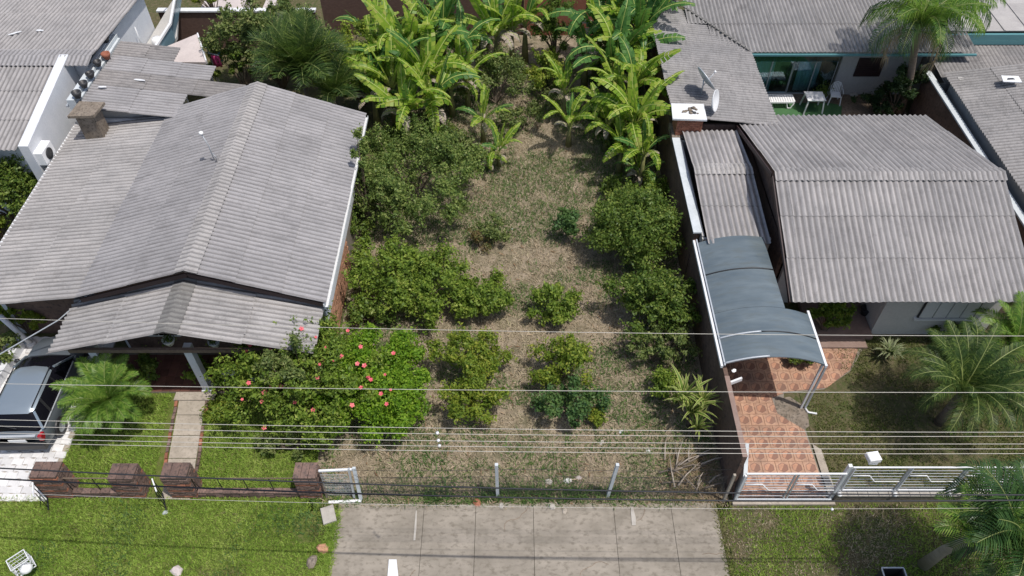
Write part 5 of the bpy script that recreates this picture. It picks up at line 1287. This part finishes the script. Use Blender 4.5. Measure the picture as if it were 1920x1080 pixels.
AG = empty('rosette_plant', tuple(at(1660,672,0)), 'round pale striped rosette plant beside the tiled path', 'plant')
sm2 = [strap(1,.05,R(40+30*k),[WG,WY],k+9) for k in range(4)]
for k in range(80): put('leaf', sm2[min(3,int(k/80*4))], AG, (0,0,.12), (random.uniform(-.2,.2),random.uniform(-.2,.2),k*2.399), .74*random.uniform(.8,1.15))

# ============================================================ SMALL THINGS
# pile of dry fronds by the wall
PF = empty('dry_frond_pile', (5.5,11.2,0), 'heap of dry grey palm fronds at the foot of the boundary wall', 'dead fronds')
for k in range(26):
    x = random.uniform(-.75,.55); y = random.uniform(-.45,.7); a = random.gauss(.45,.5); L = random.uniform(.5,1.1)
    mb = MB().tube([(0,0,0),(L*.5,.03,.06),(L,0,.02)], [.03,.022,.008], 5)
    put('dry_frond', mb.mesh('dry_frond', M['deadwood'] if k % 2 else M['mossy']), PF, (x-L*.4,y,.05+random.random()*.22), (0,random.uniform(-.2,.1),a))
hay = blades('dry_leaf_litter', 2600, (4.7,10.5,6.15,12.0), PDEAD, h=(.03,.2), wd=.014, lean=2)
tag(hay, 'tangle of dry leaf litter around the heap of fronds', 'leaf litter', kind='stuff')

def rock(u, v, s, mat, lbl, name='stone', cat='stone', h=0.0, sq=.6):
    p = at(u, v, h); r_ = random.Random(int(u*7+v)); mb = MB(); vv = []; fs = []; n = 7
    for j, (rr, z) in enumerate(((1,.0),(1.02,.35),(.65,.8))):
        for k in range(n): a = 2*PI*k/n; q = rr*r_.uniform(.75,1.15); vv.append((math.cos(a)*q*s, math.sin(a)*q*s*.75, z*s*sq))
    for j in range(2):
        for k in range(n): fs.append((j*n+k, j*n+(k+1)%n, (j+1)*n+(k+1)%n, (j+1)*n+k))
    fs.append(tuple(2*n+k for k in range(n))); mb.add(vv, fs); o = mb.build(name, mat); o.location = p; o.rotation_euler = (0,0,r_.random()*6)
    return tag(o, lbl, cat)
rock(1030,904,.14,M['stone'],'pale stone on the left of three behind the wire fence')
rock(1064,902,.13,M['whitepave'],'white chunk in the middle of three stones behind the wire fence','rubble_chunk','rubble')
rock(1085,896,.09,M['pink'],'pinkish chunk on the right of three stones behind the wire fence','rubble_chunk','rubble')
rock(1128,830,.1,M['stone'],'pale stone lying in the dry grass beyond the fence')
rock(895,942,.15,M['brick'],'broken red brick lump on the edge of the concrete apron','broken_brick','brick',.03)
rock(940,948,.10,M['stone'],'pale rubble lump right of the broken red brick','rubble_chunk','rubble',.03)
rock(1035,950,.13,M['stone'],'rubble lump on the back edge of the apron, centre right','rubble_chunk','rubble',.03)
rock(1058,958,.10,M['concrete2'],'grey rubble lump beside the apron joint, centre right','rubble_chunk','rubble',.03)
rock(585,1055,.22,M['mossy'],'dark mossy stone at the left edge of the apron')
rock(605,1030,.2,M['brickorange'],'orange brick rubble on the left edge of the apron','broken_brick','brick')
rock(332,1072,.2,M['pink'],'brownish pink stone half sunk in the bottom of the left verge')
rock(310,962,.1,M['metal'],'small bluish grey stone in the grass of the left verge')
rock(1392,892,.1,M['dark'],'dark lump behind the left end of the white gate')
rock(1600,178,.22,M['stone'],'pale stone in the plant bed of the turf court','stone','stone')
rock(1376,695,.08,M['plastic'],'white fitting on the wall below the canopy corner','wall_fitting','fitting',2.25)
o = MB().box(-.19,-.26,0,.19,.26,.14,ch=.012).build('concrete_block', M['stone']); o.location = at(617,968,.0); o.rotation_euler = (0,0,.35); tag(o, 'pale rectangular block lying where the verge meets the apron', 'block')
o = MB().poly([(-.14,-.5),(.22,-.5),(.05,.33),(-.16,.33)],0,.04).build('board', M['whitepaint']); o.location = at(738,1072,.04); tag(o, 'white board lying on the concrete apron near the bottom edge', 'board')
for (uv, L, w_, lb_) in (((779,985),.9,.035,'raised pale crack filling at the first apron joint'),((1187,968),.55,.07,'pale mortar strip on the right apron joint')):
    o = MB().poly([(-w_,-L/2),(w_*.6,-L/2),(w_,-L*.1),(w_*.5,L/2),(-w_*.4,L/2),(-w_*.7,.1)],0,.012).build('mortar_strip', M['stone']); o.location = at(*uv,.04); o.rotation_euler = (0,0,.03); tag(o, lb_, 'mortar')

# wire bin with a white bag at the lower left
WBn = empty('wire_basket', (-12.55,8.55,0), 'white wire litter basket on the verge at the lower left', 'litter basket'); 
q = at(38,1055,.6); WBn.location = (q.x,q.y,0); WBn.rotation_euler = (0,0,.75)
for z in (.35,.5,.65,.8): 
    mb = MB()
    for (a, b) in (((-.27,-.22),(.27,-.22)),((.27,-.22),(.27,.22)),((.27,.22),(-.27,.22)),((-.27,.22),(-.27,-.22))): mb.bar((*a,z),(*b,z),.025 if z in (.35,.8) else .012)
    mb.build('hoop', M['whitepaint'], WBn)
mb = MB()
for k in range(7): mb.bar((-.27+.09*k,-.22,.34),(-.27+.09*k,-.22,.8),.01); mb.bar((-.27+.09*k,.22,.34),(-.27+.09*k,.22,.8),.01); mb.bar((-.27+.09*k,-.22,.34),(-.27+.09*k,.22,.34),.01)
mb.build('wire_grid', M['whitepaint'], WBn)['kind'] = 'stuff'; WBn.scale = (.85,.85,.95)
MB().tube([(0,0,0),(0,0,.34)],.03).build('post', M['metal'], WBn)
mb = MB().lathe([(0,0),(.13,.01),(.17,.1),(.13,.2),(.05,.25),(.03,.3),(0,.28)], n=12); o = mb.build('rubbish_bag', M['plastic']); o.location = (q.x+.14,q.y-.1,.37); tag(o, 'knotted white rubbish bag inside the wire basket', 'bag')
# dark bin at the bottom edge
DB = empty('dark_bin', (8.75,8.05,0), 'dark open topped box with pale rim at the bottom right edge', 'bin'); q = at(1678,1076,1.0); DB.location = (q.x,q.y-.05,0)
MB().box(-.27,-.22,0,.27,-.2,.96).box(-.27,.2,0,.27,.22,.96).box(-.27,-.199,0,-.25,.199,.96).box(.25,-.199,0,.27,.199,.96).box(-.25,-.2,.02,.25,.2,.05).build('box', M['dark'], DB)
MB().bar((-.29,.22,.98),(.29,.22,.98),.03).bar((-.29,-.24,.98),(-.29,.2,.98),.03).bar((.29,-.24,.98),(.29,.2,.98),.03).build('rim', M['metal'], DB)

# hanging pots in the porch
for (u, v, h, lb_, m) in ((320,645,1.9,'white hanging pot with dark plant under the porch ridge','whitepaint'),(405,648,1.9,'pale green hanging pot right of the middle porch column','coping')):
    e = empty('hanging_pot', tuple(at(u,v,h)), lb_, 'pot')
    MB().lathe([(0,0),(.1,0),(.19,.2),(.2,.24),(.16,.24),(0,.2)], n=14).build('bowl', M[m], e)
    for k in range(3): a = k*2.09; MB().bar((.18*math.cos(a),.18*math.sin(a),.22),(0,0,.62),.012).build('cord', M['dark'], e)
    c = rng.normal(0,.1,(160,3))*np.array([1,1,.5])+np.array([0,0,.3]); leaf_cloud(c, c, .07, G2, 'plant', e)
# porch bench
e = empty('porch_bench', (-8.95,14.85,.08), 'low white bench on the porch right of the middle column', 'bench')
MB().box(-.55,-.16,.36,.55,.16,.41).build('seat', M['whitepaint'], e)
for s in (-1,1): MB().box(s*.45-.04,-.14,0,s*.45+.04,.14,.355).build('leg', M['whitepaint'], e)

# ---- turf court furniture
P_ = M['plastic']
e = empty('plastic_table', (13.78,30.0,.006), 'white square plastic table on the green turf', 'table')
MB().box(-.42,-.36,.69,.42,.36,.72,ch=.01).build('table_top', P_, e)
MB().box(-.37,-.31,.62,.37,.31,.688).build('apron', P_, e)
for sx_ in (-1,1):
    for sy_ in (-1,1): MB().bar((sx_*.42,sy_*.36,0),(sx_*.35,sy_*.29,.64),.055).build('leg', P_, e)
def chair(loc, rz, lbl):
    e = empty('plastic_chair', loc, lbl, 'chair', rz=rz)
    MB().box(-.23,-.24,.42,.23,.22,.45,ch=.012).build('seat', P_, e)
    for sx_ in (-1,1):
        MB().bar((sx_*.27,-.26,0),(sx_*.22,-.21,.42),.045).build('leg', P_, e); MB().bar((sx_*.25,.30,0),(sx_*.22,.19,.42),.045).build('leg', P_, e)
        MB().tube([(sx_*.25,-.2,.43),(sx_*.27,-.2,.64),(sx_*.27,.1,.66),(sx_*.24,.22,.66)],.02).build('arm_rest', P_, e)
    mb = MB(); n = 8
    b = MB().tube([(-.23,.2,.45),(-.24,.26,.72),(-.15,.29,.88),(0,.3,.92),(.15,.29,.88),(.24,.26,.72),(.23,.2,.45)],.022).build('backrest', P_, e)
    for k in range(5): x = -.15+.075*k; MB().bar((x,.205,.45),(x*.9,.285,.87),.04,.012).build('back_slat', P_, b)
    return e
chair((14.95,30.55,.006), -.15, 'white plastic armchair by the wall behind the white table')
e = empty('sun_lounger', (12.2,30.35,.02), 'white plastic slatted sun lounger at the left of the turf', 'sun lounger')
for s in (-1,1): MB().bar((-.95,s*.3,.32),(.75,s*.3,.32),.05,.07).build('side_rail', P_, e)
for k in range(11): MB().box(-.4+.11*k,-.28,.34,-.31+.11*k,.28,.365).build('slat', P_, e)
bk = MB().bar((-.45,-.28,.36),(-.95,-.28,.75),.04).build('backrest', P_, e); 
for k in range(5): MB().bar((-.5-.1*k,-.28,.41+.08*k),(-.5-.1*k,.28,.41+.08*k),.07,.02).build('slat', P_, bk)
for x in (-.8,.55):
    for s in (-1,1): MB().tube([(x-.15,s*.3,.3),(x-.06,s*.3,.02),(x+.1,s*.3,.02),(x+.2,s*.3,.3)],.028).build('leg', P_, e)
e = empty('potted_plant', (14.38,30.75,.02), 'dark potted plant between the white table and the armchair', 'potted plant')
MB().lathe([(0,0),(.12,0),(.17,.28),(.14,.28),(0,.24)], n=12).build('pot', M['plastic'], e)
c = rng.normal(0,.15,(500,3))+np.array([0,0,.5]); leaf_cloud(c, c-np.array([0,0,.4]), .08, G2, 'foliage', e)

# more undergrowth at the back of the lot
bush('undergrowth', 700,215,860,300, .9, 7000, .09, G2, 'dark undergrowth beneath the left bananas', 'undergrowth', clumps=24, gap=.3, spiky=.3)
bush('undergrowth', 1100,180,1230,300, 1.0, 8000, .09, G2, 'dark undergrowth beneath the right bananas', 'undergrowth', clumps=24, gap=.3, spiky=.3)
bush('undergrowth', 640,20,1000,110, 1.2, 12000, .1, G2, 'dark scrub along the foot of the brown back wall', 'undergrowth', clumps=34, gap=.3, spiky=.3)
bush('undergrowth', 1070,60,1230,150, 1.3, 7000, .1, G2, 'dark scrub behind the right bananas', 'undergrowth', clumps=20, gap=.3, spiky=.3)
bush('undergrowth', 990,120,1060,240, .6, 3500, .08, G3, 'low olive scrub up the middle between the banana groups', 'undergrowth', clumps=16, gap=.35, spiky=.3)
bush('undergrowth', 640,330,700,470, 1.0, 3000, .09, G2, 'dark scrub in the gap beside the right gutter of the left house', 'undergrowth', clumps=16, gap=.3, spiky=.3)

lit = MB()
for k in range(900):
    x = random.uniform(-5.5,6.1); y = random.uniform(10.4,30); a = random.uniform(0,PI); L = random.uniform(.04,.16); w_ = random.uniform(.01,.03)
    c_, s_ = math.cos(a), math.sin(a)
    lit.add([(x-c_*L, y-s_*L, .05), (x+s_*w_, y-c_*w_, .075), (x+c_*L, y+s_*L, .05), (x-s_*w_, y+c_*w_, .06)], [(0,1,2,3)])
tag(lit.build('leaf_litter', leafm('dead_leaf', [(.12,.07,.04),(.3,.2,.12),(.5,.42,.3)], .1)), 'fallen dry leaves and twigs scattered over the empty lot', 'leaf litter', kind='stuff')
for (u, v, s_, lb_) in ((960,430,.06,'tiny pale scrap in the dry grass near the reddish weeds'),(1052,524,.05,'white scrap on top of the lone shrub in mid lot'),(1165,810,.09,'white lump near the spiky plant'),(1215,845,.08,'pale lump below the spiky plant')):
    rock(u, v, s_, M['whitepave'], lb_, 'rubble_chunk', 'rubble')

# bird lime and chips on the upper left roofs, cracks in the apron
for (u, v, h, a, L, lb_) in ((28,62,4.35,.6,.55,'long white streak on the top left roof'),(75,57,4.33,-.1,.35,'short white streak right of the long one on the top left roof'),
    (262,150,3.7,-.2,.5,'white streak across the stained annex roof'),(192,163,3.86,.0,.35,'white chip beside the dark pots on the stained annex roof')):
    o = MB().poly([(-L/2,-.03),(-L*.1,-.055),(L/2,-.02),(L*.4,.03),(0,.05),(-L*.4,.03)],0,.012).build('roof_splash', M['whitepaint']); o.location = at(u,v,h+.03); o.rotation_euler = (0,0,a); tag(o, lb_, 'white mark')
cr = MB()
for (x, y) in ((-3.9,8.2),(-.2,9.6),(1.9,7.9),(3.6,9.9),(5.3,8.9)):
    a = random.uniform(0,PI); p0 = Vector((x,y,.037))
    for k in range(14):
        a += random.uniform(-.6,.6); p1 = p0+Vector((math.cos(a)*.1,math.sin(a)*.1,0)); cr.bar(p0,p1,.012,.004); p0 = p1
tag(cr.build('crack_fill', M['soil']), 'thin dark dirt filled cracks wandering over the concrete apron', 'crack', kind='stuff')
tag(blades('joint_weeds', 1500, (-5.2,10.3,6.0,10.62), M['weed'], h=(.03,.1), wd=.014), 'short weeds fringing the back edge of the apron', 'weeds', kind='stuff')
tag(blades('edge_grass', 2200, (-5.3,7.6,-4.95,10.2), M['grass'], h=(.05,.13), wd=.016, lean=1.4, z=.01), 'grass creeping over the left edge of the apron', 'grass', kind='stuff')
tag(blades('edge_grass', 700, (5.85,7.6,6.15,10.4), M['grassdull'], h=(.05,.12), wd=.016, lean=1.4, z=.01), 'grass creeping over the right edge of the apron', 'grass', kind='stuff')

bush('shrub', 800,240,900,330, 1.4, 7000, .09, G3, 'loose olive scrub between the fruit tree and the young bananas', clumps=18, gap=.3, spiky=.3)
bush('shrub', 985,80,1060,180, 1.8, 6000, .09, G5, 'yellowish scrub in the gap before the dark slim tree', clumps=16, gap=.3, spiky=.3)
for (u, v, st_, L, lb_, nl, kd) in ((985,45,2.1,2.0,'banana plant nearest the dark slim tree at the back wall',8,'a'),(875,150,1.6,1.7,'banana plant hanging over the loose olive shrub',8,'a')):
    banana(u, v, st_, L*1.3, lb_, nl, kd)
